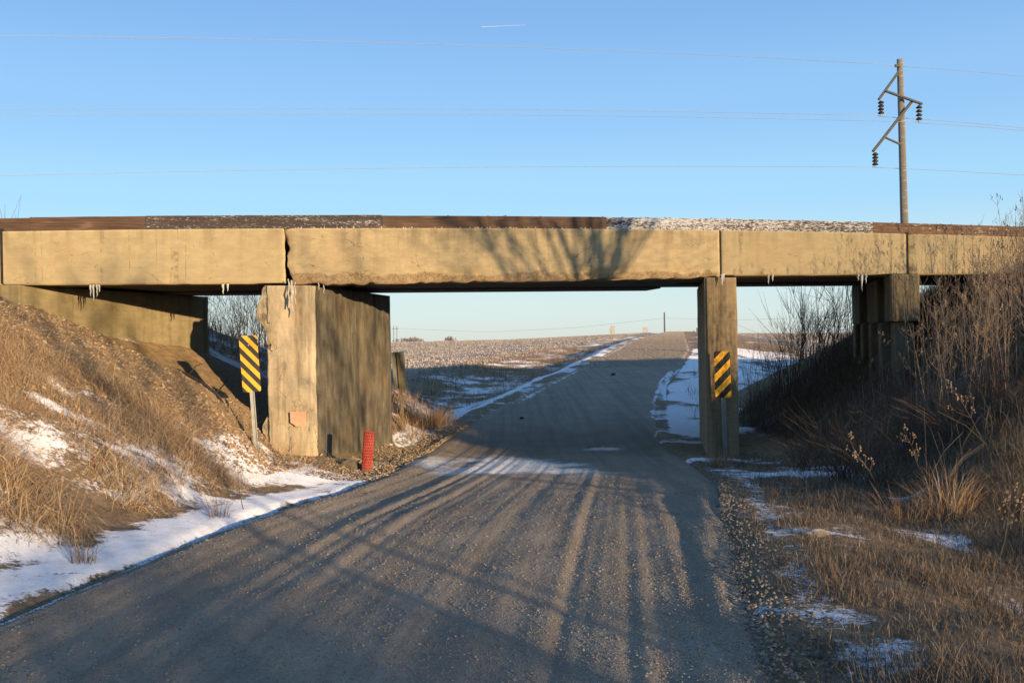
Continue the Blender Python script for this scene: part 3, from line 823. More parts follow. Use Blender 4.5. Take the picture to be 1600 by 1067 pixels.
marker((p.x, p.y, G(p.x, p.y)), P(390, 526, 15.5).z - G(p.x, p.y), .285, .91, M['stripe_down'], -3.2, 14, 'striped marker sign falling to the right, on the snowy bank beside the left pier')
p = P(1133, 700, 17.75)
marker((p.x, p.y, G(p.x, p.y)), P(1132, 550, 17.75).z - G(p.x, p.y), .29, .86, M['stripe_up'], -1, -4, 'striped marker sign rising to the right, standing before the right pier')
# sign seen from behind past the left pier
p = P(631, 672, 23.3); zb = G(p.x, p.y)
e = empty('road_sign', (p.x, p.y, zb)); e.rotation_euler = (0, R(-3.5), R(10)); tag(e, 'dull sign seen from behind, past the far end of the stained pier wall', 'road sign')
hh = P(620, 550, 23.3).z - zb
m = MB(); m.box((0, -.02, hh/2 - .15), (.07, .05, hh + .25)); m.build('post', M['rust_post'], e)
m = MB(); m.box((0.0, .012, hh - .44), (.31, .006, .89)); bevel(m.build('panel', M['sign_back'], e), .002)

# perforated red tube
p0, p1 = P(572, 742, 16.15), P(577, 674, 16.15)
zt = G(p0.x, p0.y)
tube = empty('perforated_tube', (p0.x, p0.y, p0.z)); tag(tube, 'red plastic tube full of holes standing at the foot of the pier', 'marker post')
ht = (p1 - p0).length; rad = .088
tilt = math.atan2(p1.x - p0.x, ht); tube.rotation_euler = (0, tilt, 0)
bm = bmesh.new(); rings = 15; seg = 30; V = {}
for i in range(rings*3 + 1):
    for j in range(seg): 
        z = ht*i/(rings*3); q = 2*math.pi*j/seg
        k = 1 + .02*math.cos(i*2*math.pi/3)
        V[i, j] = bm.verts.new((rad*k*math.cos(q), rad*k*math.sin(q), z))
for i in range(rings*3):
    for j in range(seg):
        if i % 3 == 1 and (j + (i//3 % 2)) % 2 == 0: continue
        bm.faces.new((V[i, j], V[i, (j+1) % seg], V[i+1, (j+1) % seg], V[i+1, j]))
me = bpy.data.meshes.new('shell'); bm.to_mesh(me); bm.free(); me.materials.append(M['red'])
sh = link(bpy.data.objects.new('shell', me), tube); sd_ = sh.modifiers.new('thick', 'SOLIDIFY'); sd_.thickness = .006
m = MB(); m.tube([(0, 0, ht - .012), (0, 0, ht - .002)], rad*.97, 20); m.build('cap', M['red'], tube)
m = MB(); m.tube([(0, 0, 0), (0, 0, ht - .03)], rad*.80, 18); m.build('hole_shade_core', M['hole'], tube, True)  # dark core stands in for the shade inside the tube's holes

def rock(name, loc, size, mat, label, cat='rock', seed=1):
    bm = bmesh.new(); bmesh.ops.create_icosphere(bm, subdivisions=3, radius=1)
    for v in bm.verts:
        n = float(fbm(np.array([v.co.x*1.5 + seed*3]), np.array([v.co.y*1.5 + v.co.z*1.9]), seed, 3)[0])
        v.co = Vector((v.co.x*size[0], v.co.y*size[1], v.co.z*size[2]))*(.65 + .75*n)
    me = bpy.data.meshes.new(name); bm.to_mesh(me); bm.free(); me.materials.append(mat)
    o = link(bpy.data.objects.new(name, me)); o.location = loc; tag(o, label, cat); return o
p = P(549, 738, 16.35); rock('rock', (p.x, p.y, G(p.x, p.y) + .02), (.17, .15, .11), M['rock'], 'brown rock lying behind the red tube against the pier wall', seed=4)
p = P(958, 581, 40.5); rock('dirt_clod', (p.x, p.y, float(road_h(p.x, p.y)) + .03), (.10, .09, .06), M['dark_rock'], 'dark clod lying alone on the shaded road beyond the bridge', 'clod', 5)
p = P(815, 650, 26.5); rock('dirt_clod', (p.x, p.y, float(road_h(p.x, p.y)) + .02), (.06, .05, .035), M['dark_rock'], 'small dark clod near the left road edge past the bridge', 'clod', 6)
p = P(1275, 826, 8.2); rock('rock', (p.x, p.y, G(p.x, p.y) + .02), (.10, .06, .035), simple('pale stone', (.26, .22, .17)), 'flat pale stone half buried in the mown verge grass', 'rock', 9)

# orange painted plate on the pier front
q = [(453, 644), (460, 643), (468, 644), (477, 643), (477.5, 650), (477, 658), (478, 665), (470, 666.5), (462, 666), (459, 663), (454, 660.5), (453.5, 652)]
m = MB()
fy = lambda px: 16.60 + (P(px, 650, 16.7).x + 4.27)*.19 - .045
bot = [P(a, b, fy(a)) for a, b in q]; bk = [v + Vector((0, .02, 0)) for v in bot]
m.prism(bk, bot); pk = m.build('painted_notice', M['pink']); tag(pk, 'faded orange painted patch with a clipped corner on the pier front', 'notice')

# dead branch lying on the bank
bp = P(318, 580, 16.6)
e = empty('fallen_branch', (bp.x, bp.y, G(bp.x, bp.y))); tag(e, 'crooked dead branch lying on the bare soil left of the marker sign', 'branch')
m = MB(); pts = []
for a, b in ((-.55, .3), (-.3, .12), (0, 0), (.25, -.12), (.42, -.3)):
    pts.append(Vector((bp.x + a, bp.y + b, G(bp.x + a, bp.y + b) + .05)) - e.location)
m.tube(pts, [.012, .02, .026, .024, .012], 6); m.tube([pts[1], pts[1] + Vector((.1, .1, .16)), pts[1] + Vector((.25, .1, .2))], [.014, .01, .005], 4)
m.tube([pts[3], pts[3] + Vector((.12, .02, .14)), pts[3] + Vector((.2, .0, .26))], [.014, .01, .005], 4); m.build('limb', M['bark'], e)

# ------------------------------------------------------------------ power line
PY = 44.0
base = P(1413, 343, PY); top = P(1406, 93, PY)
dirp = (top - base); foot = base - dirp*((base.z - G(base.x, PY) + .4)/dirp.z)
pole = empty('utility_pole', foot); tag(pole, 'tall wooden utility pole with zigzag cross arms behind the bridge', 'utility pole')
def rel(v): return v - foot
m = MB(); m.tube([rel(foot), rel(base), rel(top)], [.185, .175, .135], 12); m.build('shaft', M['pole'], pole, True)
def arm(a, b, w=.10, dy=-.2):
    a, b = P(*a, PY + dy), P(*b, PY + dy); m = MB()
    t = (b - a).normalized(); rot = t.to_track_quat('X', 'Y').to_matrix(); m.box(rel((a + b)/2), ((b - a).length, w, w*1.5), rot)
    return bevel(m.build('cross_arm', M['pole_arm'], pole), .01)
arm((1404, 113), (1373, 156), .10, -.2); arm((1385, 143), (1441, 163), .09, -.33); arm((1424, 160), (1364, 237), .11, -.2)
m = MB(); m.tube([rel(P(1383, 215, PY - .2)), rel(P(1407, 226, PY - .1))], .05, 6); m.build('brace', M['pole_arm'], pole)
m = MB(); m.box(rel(P(1402, 103, PY - .12)), (.22, .1, .12)); m.build('wire_bracket', M['dark_steel'], pole)
for (px, y0, y1) in ((1376.5, 157, 181), (1436, 164, 191), (1367.5, 238, 261)):
    a, b = P(px, y0, PY - .25), P(px, y1, PY - .25); m = MB(); m.tube([rel(a), rel(b)], .035, 6)
    ins = m.build('insulator_string', M['insul_w'], pole)
    nn = 4
    for k in range(nn):
        c = a.lerp(b, (k + .75)/(nn + .5)); m = MB(); m.tube([rel(c + Vector((0, 0, .085))), rel(c), rel(c - Vector((0, 0, .04)))], [.06, .15, .11], 12); m.build('disc', M['insul'], ins, True)
def wire(pts, label, r=.012, grp='power lines over the bridge'):
    # quadratic through three picture points, extended both ways
    Ps = [P(px, py, Y) for px, py, Y in pts]
    xs = np.array([v.x for v in Ps]); ys = np.array([v.y for v in Ps]); zs = np.array([v.z for v in Ps])
    cz = np.polyfit(xs, zs, min(2, len(xs)-1)); cy = np.polyfit(xs, ys, 1)
    X = np.linspace(xs[0], xs[-1], 26); m = MB(); m.tube([(x, np.polyval(cy, x), np.polyval(cz, x)) for x in X], r, 5)
    return m.build('power_line', M['wire'], None, True)
W = [([(-500, 55, 38.7), (0, 58, 40), (700, 70, 42), (1402, 102, 44)], [(1402, 102, 44), (1600, 123, 46), (1900, 160, 48)], 'topmost thin wire running to the tip of the utility pole', 'topmost thin wire leaving the pole tip to the right'),
     ([(-500, 176, 38.7), (0, 172, 40), (700, 171, 42), (1376, 181, 43.8)], [(1376, 181, 43.8), (1600, 203, 46), (1900, 236, 48)], 'upper of the paired wires, hung from the left upper insulator', 'wire leaving the left upper insulator to the right'),
     ([(-500, 188, 39.2), (0, 184, 40.4), (700, 179, 42.2), (1436, 191, 43.8)], [(1436, 191, 43.8), (1600, 207, 45.5), (1900, 240, 47.5)], 'lower of the paired wires, hung from the right insulator', 'wire leaving the right insulator to the right'),
     ([(-500, 291, 38.7), (0, 275, 40), (700, 263, 42), (1367, 261, 43.8)], [(1367, 261, 43.8), (1600, 276, 46), (1900, 298, 48)], 'lowest wire, hung from the lowest insulator on the pole', 'lowest wire leaving the pole to the right')]
for a, b, la, lb in W:
    tag(wire(a, la), la, 'power line', 'power lines over the bridge'); tag(wire(b, lb), lb, 'power line', 'power lines over the bridge')

# ------------------------------------------------------------------ far things on the hill
def far_sign(px, py0, py1, ptop, w, h, Y, label, mat='sign_pale'):
    a = P(px, py1, Y); zb = G(a.x, Y); zt = P(px, ptop, Y).z
    e = empty('distant_sign', (a.x, Y, zb)); tag(e, label, 'road sign', 'signs far up the road')
    m = MB(); m.box((0, 0, (zt - zb)/2 - .2), (.10, .08, zt - zb + .3)); m.build('post', M['pale_post'], e)
    m = MB(); m.box((0, -.06, zt - zb - h/2), (w, .02, h)); m.build('panel', M[mat], e)
far_sign(957, 520, 532, 509, .55, .85, 100, 'pale rectangular sign on a post left of the road at the crest')
far_sign(1006, 514, 524, 511, .40, .65, 150, 'left of the two small signs near the crest of the road')
far_sign(1010.5, 515, 524, 511.5, .45, .6, 156, 'right of the two small signs near the crest of the road')
def far_pole(px, ptop, Y, r, label, name='distant_pole'):
    a = P(px, ptop, Y); zb = G(a.x, Y) - .5; m = MB(); m.tube([(0, 0, 0), (0, 0, a.z - zb)], [r*1.2, r], 6)
    o = m.build(name, M['far_pole']); o.location = (a.x, Y, zb); tag(o, label, 'utility pole'); return o
far_pole(1038, 488, 240, .18, 'thin lone pole beside the road on the skyline')
far_pole(1089, 512, 260, .16, 'tiny pole on the skyline right of the road')
Y = 520; e = None
a, b = P(615, 512, Y), P(620, 512, Y); zb = G(a.x, Y) - .5
e = empty('distant_pylon', (a.x, Y, zb)); tag(e, 'two-legged far power pylon on the left horizon beside the pier', 'pylon')
for v in (a, b):
    m = MB(); m.tube([(v.x - a.x, 0, 0), (v.x - a.x, 0, v.z - zb + 1)], .16, 5); m.build('leg', M['far_pole'], e)
m = MB(); m.tube([(-1.0, 0, a.z - zb - .6), (b.x - a.x + 1.0, 0, a.z - zb - .6)], .14, 5); m.build('cross_arm', M['far_pole'], e)
m = MB(); q = [P(618, 513, 520), P(760, 519, 420), P(900, 512, 320), P(1038, 497, 240), P(1160, 500, 230), P(1330, 494, 200)]
m.tube(q, [.03, .027, .024, .018, .018, .018], 4); tag(m.build('distant_power_line', M['far_pole']), 'faint far wire strung from the pylon to the skyline pole', 'power line')
# vapour trail
m = MB(); q = [P(752, 42.5, 9000), P(775, 41.5, 9050), P(800, 40.2, 9100), P(822, 39.5, 9150)]
m.tube(q, [1.6, 1.4, 1, .6], 6); tag(m.build('vapour_trail', M['white']), 'short white vapour trail high in the clear sky', 'vapour trail')
# ------------------------------------------------------------------ dry grass
def tints(n, cols, var=.25):
    cols = np.asarray(cols); c = cols[RNG.integers(0, len(cols), n)]
    return c*(1 + var*(RNG.random((n, 1))*2 - 1))
STRAW = [(.40, .28, .165), (.33, .225, .13), (.26, .172, .10), (.48, .36, .23), (.20, .13, .08)]
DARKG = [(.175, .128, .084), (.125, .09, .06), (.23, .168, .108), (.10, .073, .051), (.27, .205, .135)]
RUST = [(.36, .20, .095), (.42, .25, .12), (.28, .16, .08)]
def blades(x, y, z, az, lean, bend, ln, wd_, tint):
    n = len(x); P0 = np.stack([x, y, z], -1)
    def dirv(l): return np.stack([np.sin(l)*np.cos(az), np.sin(l)*np.sin(az), np.cos(l)], -1)
    h = (ln/3)[:, None]
    P1 = P0 + dirv(lean)*h; P2 = P1 + dirv(lean + bend*.5)*h; P3 = P2 + dirv(lean + bend)*h
    wa = az + math.pi/2 + RNG.normal(0, .6, n)
    W_ = np.stack([np.cos(wa), np.sin(wa), 0*wa], -1)*(wd_/2)[:, None]
    V = np.stack([P0 - W_, P0 + W_, P1 + W_*.9, P1 - W_*.9, P2 + W_*.65, P2 - W_*.65, P3], 1)
    i = (np.arange(n)*7)[:, None]
    q = np.concatenate([i + np.array([[0, 1, 2, 3]]), i + np.array([[3, 2, 4, 5]])]); t = i + np.array([[5, 4, 6]])
    return V.reshape(-1, 3), q, t, np.repeat(tint, 7, 0)
class Grass:
    def __init__(s): s.V = []; s.Q = []; s.T = []; s.C = []; s.k = 0
    def add(s, *a):
        V, q, t, c = blades(*a); s.V.append(V); s.Q.append(q + s.k); s.T.append(t + s.k); s.C.append(c); s.k += len(V)
    def build(s, name, label=None, kind='stuff', parent=None, cat='grass'):
        o = mesh_np(name, np.concatenate(s.V), [np.concatenate(s.Q), np.concatenate(s.T)], M['blade'], parent, False, {'tint': np.concatenate(s.C)})
        if label: tag(o, label, cat)
        if kind: tag(o, kind=kind)
        return o
def scatter(n, x0, x1, y0, y1, power=1.0):
    """positions with density falling off with distance"""
    t = RNG.random(n); y = y0*(y1/y0)**t if power else y0 + (y1 - y0)*t
    return RNG.uniform(x0, x1, n), y
def tuft(name, x, y, n, h, spread, cols, label, grp=None, lean0=.35, bend=1.1, wd0=.006):
    g = Grass(); r = spread*np.sqrt(RNG.random(n)); a = RNG.random(n)*6.283
    X = x + r*np.cos(a); Yv = y + r*np.sin(a); z = ground(X, Yv) - .02
    ln = h*(.5 + .7*RNG.random(n))
    g.add(X - x, Yv - y, z - G(x, y), a + RNG.normal(0, .6, n), np.abs(RNG.normal(lean0*.5, lean0, n)), np.abs(RNG.normal(bend*.6, .5, n)), ln, wd0*(.6 + .8*RNG.random(n)), tints(n, cols))
    o = g.build(name, None, None); o.location = (x, y, G(x, y)); tag(o, label, 'grass tuft', grp); return o

# left bank: long tangled grass combed downhill
g = Grass()
x, y = scatter(420000, -10.5, -2.9, 4.4, 17.5)
sl = XL(y) - x; sa, d = sd(x, y)
cl = fbm(x*1.25, y*1.25, 41, 4); cl2 = fbm(x*.5, y*.5, 45, 3)
dens = sm(.44, .56, cl + .35*(cl2 - .5))*sm(.6, 1.7, sl + 1.6*(cl - .5))
bare = sm(-7.9, -7.0, x)*(1 - sm(-4.4, -3.6, x))*sm(13.4, 14.8, y)
dens = dens*(1 - .97*bare)*(d < -.35)*(1 - .75*sm(-4.6, -3.9, x)*sm(12, 13.5, y)) + .06*(sl > .9)*(d < -.4)*(1 - .6*bare)
keep = (RNG.random(len(x)) < dens*.62) & (sl > .5) & (np.abs(x) < .72*y + .8)
x, y, cl = x[keep], y[keep], cl[keep]; n = len(x)
ca = fbm(x*1.6, y*1.6, 47, 3)
az = -.45 + (ca - .5)*5.0 + RNG.normal(0, .9, n)
g.add(x, y, ground(x, y) - .03, az, np.clip(RNG.normal(1.05, .4, n), 0, 1.6), np.clip(RNG.normal(1.0, .6, n), 0, 2.4), (.12 + .40*RNG.random(n)**1.6)*(.6 + .9*sm(.45, .7, cl)), RNG.uniform(.0035, .0075, n), tints(n, STRAW))
n_left = n
g.build('bank_grass', 'tangled dry straw grass draped over the sunny left bank')

# leaf litter and crumbs on the bare soil of the left bank
n = 42000
x, y = RNG.uniform(-9.5, -3.2, n), RNG.uniform(8, 17.6, n)
sa, d = sd(x, y); b = sm(-7.9, -6.8, x)*sm(12.5, 14, y)
keep = (d < .3) & (XL(y) - x > 1.3) & (RNG.random(n) < .12 + .75*b*sm(.38, .55, fbm(x*2, y*2, 49, 3))) & (x > -8.9)
x, y = x[keep], y[keep]; n = len(x)
a = RNG.random(n)*6.283; s_ = RNG.uniform(.012, .042, n)
c0 = np.stack([x, y, ground(x, y) + .006 + .012*RNG.random(n)], -1)
U = np.stack([np.cos(a), np.sin(a), RNG.normal(0, .5, n)], -1)*s_[:, None]; Vv = np.stack([-np.sin(a), np.cos(a), RNG.normal(0, .5, n)], -1)*(s_*.6)[:, None]
V = np.stack([c0 - U, c0 - Vv, c0 + U, c0 + Vv], 1).reshape(-1, 3)
o = mesh_np('leaf_litter', V, [np.arange(4*n).reshape(-1, 4)], M['blade'], None, False, {'tint': np.repeat(tints(n, [(.36, .25, .16), (.44, .33, .22), (.26, .17, .10), (.20, .12, .075)]), 4, 0)})
tag(o, 'fallen leaves and crumbs littering the bare soil of the left bank', 'leaf litter', None, 'stuff')

# clods and crumbs of soil on the bare slope, debris along the foot of the left pier
n = 9000
x, y = RNG.uniform(-8.2, -3.6, n), RNG.uniform(12.8, 17.8, n); k = (RNG.random(n) < .25 + sm(.4, .6, fbm(x*1.7, y*1.7, 52, 3))) & (XL(y) - x > 1.5)
x, y = x[k], y[k]; n = len(x); sz = RNG.uniform(.006, .026, n)*(.5 + RNG.random(n))
stones('soil_clods', np.stack([x, y, ground(x, y) + sz*.2], -1), sz, tints(n, [(.30, .21, .11), (.24, .165, .085), (.38, .28, .17)]), 'dry clods of soil scattered over the bare left bank', None, 'soil')
n = 5200
y = RNG.uniform(14.5, 25, n); x = XL(y) - RNG.random(n)**1.6*1.1 + .12; sz = RNG.uniform(.006, .024, n)
stones('pier_debris', np.stack([x, y, ground(x, y) + .01 + sz*.25 + .06*(x > XL(y))], -1), sz, tints(n, [(.26, .19, .11), (.20, .145, .085), (.34, .26, .17), (.40, .33, .24)]), 'stones and crumbs gathered along the foot of the left pier wall', None, 'gravel')

# right verge: short mown dead grass
g = Grass()
x, y = scatter(400000, .4, 11.5, 3.9, 18.5)
sr = x - XR(y); cl = fbm(x*1.6, y*1.6, 51, 4); sn = snow_mask(x, y)
dens = (.35 + .65*sm(.30, .50, cl))*sm(.15, .6, sr + .4*(cl - .5))*(1 - .7*sm(.42, .56, sn))
keep = (RNG.random(len(x)) < dens*.8) & (sr > 0) & (sr < 5) & (x < .80*y + .5)
x, y, cl = x[keep], y[keep], cl[keep]; n = len(x)
h = .05 + .13*RNG.random(n)*(.5 + sm(.45, .7, cl)) + .14*sm(2.0, 3.2, x - XR(y))*RNG.random(n)
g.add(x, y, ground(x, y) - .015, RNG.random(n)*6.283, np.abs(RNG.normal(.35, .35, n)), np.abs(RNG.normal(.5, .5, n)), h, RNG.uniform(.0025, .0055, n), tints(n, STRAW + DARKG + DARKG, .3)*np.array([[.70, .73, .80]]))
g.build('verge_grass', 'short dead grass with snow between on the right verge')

# right bank: rank dark undergrowth
g = Grass()
x, y = scatter(480000, 2.8, 16, 6, 25)
sr = x - XR(y); cl = fbm(x*1.1, y*1.1, 55, 4); sa, d = sd(x, y)
dens = sm(1.7, 2.6, sr + 1.2*(cl - .5))*sm(.22, .45, cl)*((d < -.2) | (sr > 2.2))
keep = (RNG.random(len(x)) < dens*.5) & (x < .80*y + .6)
x, y, cl = x[keep], y[keep], cl[keep]; n = len(x)
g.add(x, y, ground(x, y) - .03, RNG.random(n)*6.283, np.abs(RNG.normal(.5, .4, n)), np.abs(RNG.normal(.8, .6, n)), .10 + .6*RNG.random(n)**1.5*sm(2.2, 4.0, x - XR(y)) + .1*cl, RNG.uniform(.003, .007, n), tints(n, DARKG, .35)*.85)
n = 90000
x, y = RNG.uniform(5.6, 15, n), RNG.uniform(17.2, 26, n); sr = x - XR(y); cl = fbm(x*1.1, y*1.1, 56, 4)
keep = (RNG.random(n) < sm(1.5, 2.6, sr + (cl - .5))*(.3 + .7*sm(.3, .5, cl))) & (x < .80*y + .6); x, y = x[keep], y[keep]; n = len(x)
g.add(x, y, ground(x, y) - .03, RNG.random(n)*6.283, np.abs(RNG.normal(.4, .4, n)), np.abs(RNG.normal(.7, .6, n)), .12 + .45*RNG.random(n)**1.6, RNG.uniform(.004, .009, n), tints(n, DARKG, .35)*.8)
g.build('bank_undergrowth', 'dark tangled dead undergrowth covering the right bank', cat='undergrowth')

# beyond the bridge: ditch, rear slopes, verges
g = Grass()
x, y = scatter(260000, -16, 17, 21.6, 75)
sl, sr = XL(y) - x, x - XR(y); s_ = np.maximum(sl, sr); sa, d = sd(x, y)
cl = fbm(x*.6, y*.6, 57, 4)
dens = sm(.40, .60, cl)*sm(.8, 1.8, s_ + .8*(cl - .5))*(d > 4.5)
dens = dens*np.where(sr > 0, .03 + .30*sm(.56, .66, cl)*(sr > .8) + .95*sm(3.2, 5.2, sr + 2*(cl - .5))*(y < 50), 1 - sm(6.5, 9.0, sl + 2*(cl-.5)))
dens = np.maximum(dens, .9*((d > 4.5) & (d < 8.5) & (s_ > .6) & ((sr < 0) | (x > 6.3))))
keep = RNG.random(len(x)) < dens*.5
x, y, cl = x[keep], y[keep], cl[keep]; n = len(x)
g.add(x, y, ground(x, y) - .04, RNG.random(n)*6.283, np.abs(RNG.normal(.3, .3, n)), np.abs(RNG.normal(.7, .5, n)), .18 + .45*RNG.random(n)**1.3*(.5 + cl), RNG.uniform(.007, .015, n), tints(n, DARKG + STRAW + RUST, .3))
g.build('ditch_grass', 'dead grass and weeds in the shaded ditch beyond the bridge')

# separate tufts
TU = [(1127, 724, 15.9, 240, .42, .16, STRAW + RUST, 'golden grass tuft glowing at the foot of the right pier sign', .4, 1.3),
      (1480, 760, 9.6, 420, .55, .24, RUST + STRAW, 'rusty upright grass tuft at the foot of the dark right bank', .55, 1.0),
      (1410, 765, 9.6, 170, .38, .22, RUST + DARKG, 'lower rusty grass tuft just left of the upright tuft on the right bank', .45, 1.0),
      (663, 640, 24.6, 420, .75, .5, RUST + STRAW, 'sunlit orange grass clump beside the sign seen from behind', .4, 1.0),
      (690, 665, 25.5, 300, .5, .4, STRAW + RUST, 'sunlit low grass clump on the left road edge past the pier', .5, 1.0),
      (365, 612, 16.2, 160, .35, .2, STRAW, 'grass tuft behind the left marker sign beside the pier', .7, 1.2),
      (340, 800, 9.6, 60, .35, .10, DARKG + STRAW, 'small dark grass tuft on the roadside snow below the left bank', .4, 1.2),
      (130, 850, 7.3, 70, .28, .09, DARKG + STRAW, 'little drooping tuft on the snow strip near the left edge', .3, 1.2),
      (640, 780, 10.5, 0, 0, 0, STRAW, '', 0, 0)]
for px, py, Y, n, h, sp, cols, lb, ln, bd in TU:
    if n: p = P(px, py, Y); tuft('grass_tuft', p.x, p.y, n, h, sp, cols, lb, None, ln, bd, .009 if Y > 20 else .0045)

# gravel: loose stones on the road and its windrows
N = 190000
Yq = 3.9*(24/3.9)**RNG.random(N); tt = RNG.random(N)
w = .42 + 1.3*np.exp(-((tt - .05)/.045)**2) + .75*sm(.86, .93, tt) + .40*np.exp(-((tt - .26)/.018)**2) + .40*np.exp(-((tt - .72)/.016)**2) + .25*np.exp(-((tt - .80)/.03)**2)
keep = RNG.random(N) < w; Yq, tt = Yq[keep], tt[keep]; n = len(tt)
xq = XL(Yq) + tt*(XR(Yq) - XL(Yq)) + 0; zq = road_h(xq, Yq)
sz = RNG.uniform(.0024, .0058, n)*(1 + 1.2*(RNG.random(n) < .06)); big = RNG.random(n) < .006; sz[big] *= 1.7
gcol = RNG.uniform(.17, .32, (n, 1))*np.array([[1, .85, .68]])
stones('gravel', np.stack([xq, Yq, zq + sz*.15], -1), sz, gcol, 'loose gravel stones lying along the wheel ruts and road edges', None, 'gravel')
n = 2600
Yq = 4*(17/4)**RNG.random(n); sr = RNG.uniform(-.1, .6, n)*RNG.random(n); xq = XR(Yq) + sr
sz = RNG.uniform(.005, .017, n); gcol = RNG.uniform(.08, .28, (n, 1))*np.array([[1, .88, .75]])
stones('verge_gravel', np.stack([xq, Yq, ground(xq, Yq) + .01 + sz*.2 + .05*(1-sm(0,.2,sr))], -1), sz, gcol, 'coarser stones pushed onto the right verge edge', None, 'gravel')

# the gravel goes on up the hill; stubble stands in the fields
n = 22000
Yq = 45*(350/45)**RNG.random(n); tt = RNG.random(n); xq = XL(Yq) + tt*(XR(Yq) - XL(Yq))
stones('hill_gravel', np.stack([xq, Yq, ZR(Yq)], -1), RNG.uniform(.02, .05, n)*np.clip(Yq/120, .6, 1.6), RNG.uniform(.24, .40, (n, 1))*np.array([[1, .83, .65]]), 'loose gravel on the sunlit road climbing the hill', None, 'gravel')
g = Grass(); n = 85000
Rq = 42*(430/42)**RNG.random(n); th = RNG.uniform(-.30, .62, n); x, y = Rq*np.sin(th), Rq*np.cos(th)
sl, sr = XL(y) - x, x - XR(y); sa, d = sd(x, y)
ok = ((sl > 6.5) | (sr > 12)) & (d > 14); x, y, Rq = x[ok], y[ok], Rq[ok]; n = len(x)
ln = .06 + .10*RNG.random(n); wq = .04 + Rq*.0006
band = fbm(x*.02, y*.05, 95, 3)[:, None]
g.add(x, y, ground(x, y) - .02, RNG.random(n)*6.283, np.abs(RNG.normal(.2, .2, n)), RNG.normal(0, .3, n), ln, wq, tints(n, [(.48, .39, .31), (.43, .345, .265), (.56, .48, .40), (.39, .315, .24)], .1)*(.8 + .4*band))
g.build('field_stubble', 'pale corn stubble standing in the far snow-dusted fields', cat='stubble')

# ------------------------------------------------------------------ weeds, bushes and trees
def stalk_mesh(h, seed, twigs=9, heads=True, lean=.08, r0=.006):
    rr = random.Random(seed); m = MB(); pts = []; a = rr.random()*6.28; l = lean*rr.random()
    x = y = 0.0
    for k in range(7):
        t = k/6; x += math.cos(a)*l*h/6 + rr.gauss(0, .012); y += math.sin(a)*l*h/6 + rr.gauss(0, .012); pts.append(Vector((x, y, h*t - .05)))
    m.tube(pts, [r0*(1 - .7*k/6) for k in range(7)], 3)
    for q in range(twigs):
        t = rr.uniform(.45, .98); k = min(5, int(t*6)); b = pts[k].lerp(pts[k+1], t*6 - k); aa = rr.random()*6.28; L = h*rr.uniform(.05, .16)*(1.2 - t)*2.0
        e1 = b + Vector((math.cos(aa)*L*.5, math.sin(aa)*L*.5, L*.55)); e2 = e1 + Vector((math.cos(aa)*L*.2, math.sin(aa)*L*.2, L*.55))
        m.tube([b, e1, e2], [r0*.5, r0*.4, r0*.25], 3, False)
        if heads:
            for w in range(3):
                c = e2 + Vector((rr.gauss(0, .012), rr.gauss(0, .012), -.03*w)); s = rr.uniform(.008, .016)
                m.tri(c + Vector((-s, 0, -s)), c + Vector((s, s*.5, -s*.6)), c + Vector((0, -s*.3, s*1.3)))
    return m
SM = []
for i in range(8):
    o = stalk_mesh(2.0 + .12*(i % 4), 100 + i, 5 + i % 5, i % 3 != 0, .14, .0058).build('weed_stalk', M['stalk']); SM.append(o.data); bpy.data.objects.remove(o)
nst = 0
rr = random.Random(5)
while nst < 260:
    Y = rr.uniform(12.2, 17.6); X = rr.uniform(5.6, 11.8)
    s_, d = sd(X, Y); sr = X - float(XR(Y)); px = 800 + 1500*X/Y
    if float(d) > -.35 or sr < 3.0 or px > 1690 or px < 1360: continue
    if px < 1445 and rr.random() < .72: continue
    k = rr.randrange(8); o = link(bpy.data.objects.new('weed_stalk', SM[k]))
    o.location = (X, Y, G(X, Y) - .03); sc_ = rr.uniform(.70, 1.08)*(.8 + .22*sm(1400, 1520, px)); o.scale = (1, 1, float(sc_)); o.rotation_euler = (rr.gauss(0, .07), rr.gauss(-.05, .09), rr.random()*6.28)
    tag(o, 'tall dry weed stalk in the thicket on the dark right bank', 'weed', 'tall dry weed stalks on the right bank'); nst += 1
# lower dead stalks between, uncounted
m = MB()
for i in range(420):
    Y = rr.uniform(8.5, 17.5); X = rr.uniform(4.5, 12); s_, d = sd(X, Y); sr = X - float(XR(Y))
    if float(d) > -.3 or sr < 2.3 or X/Y > .8: continue
    z = G(X, Y) - .03; h = rr.uniform(.4, 1.1); a, l = rr.random()*6.28, abs(rr.gauss(.2, .3))
    p = [Vector((X + math.cos(a)*l*h*t*t, Y + math.sin(a)*l*h*t*t, z + h*t*(1 - .25*l*t))) for t in (0, .35, .7, 1)]
    m.tube(p, [.005, .0045, .0035, .002], 3, False)
o = m.build('broken_stalks', M['stalk']); tag(o, 'thin broken weed stems among the undergrowth on the right bank', 'weeds', None, 'stuff')
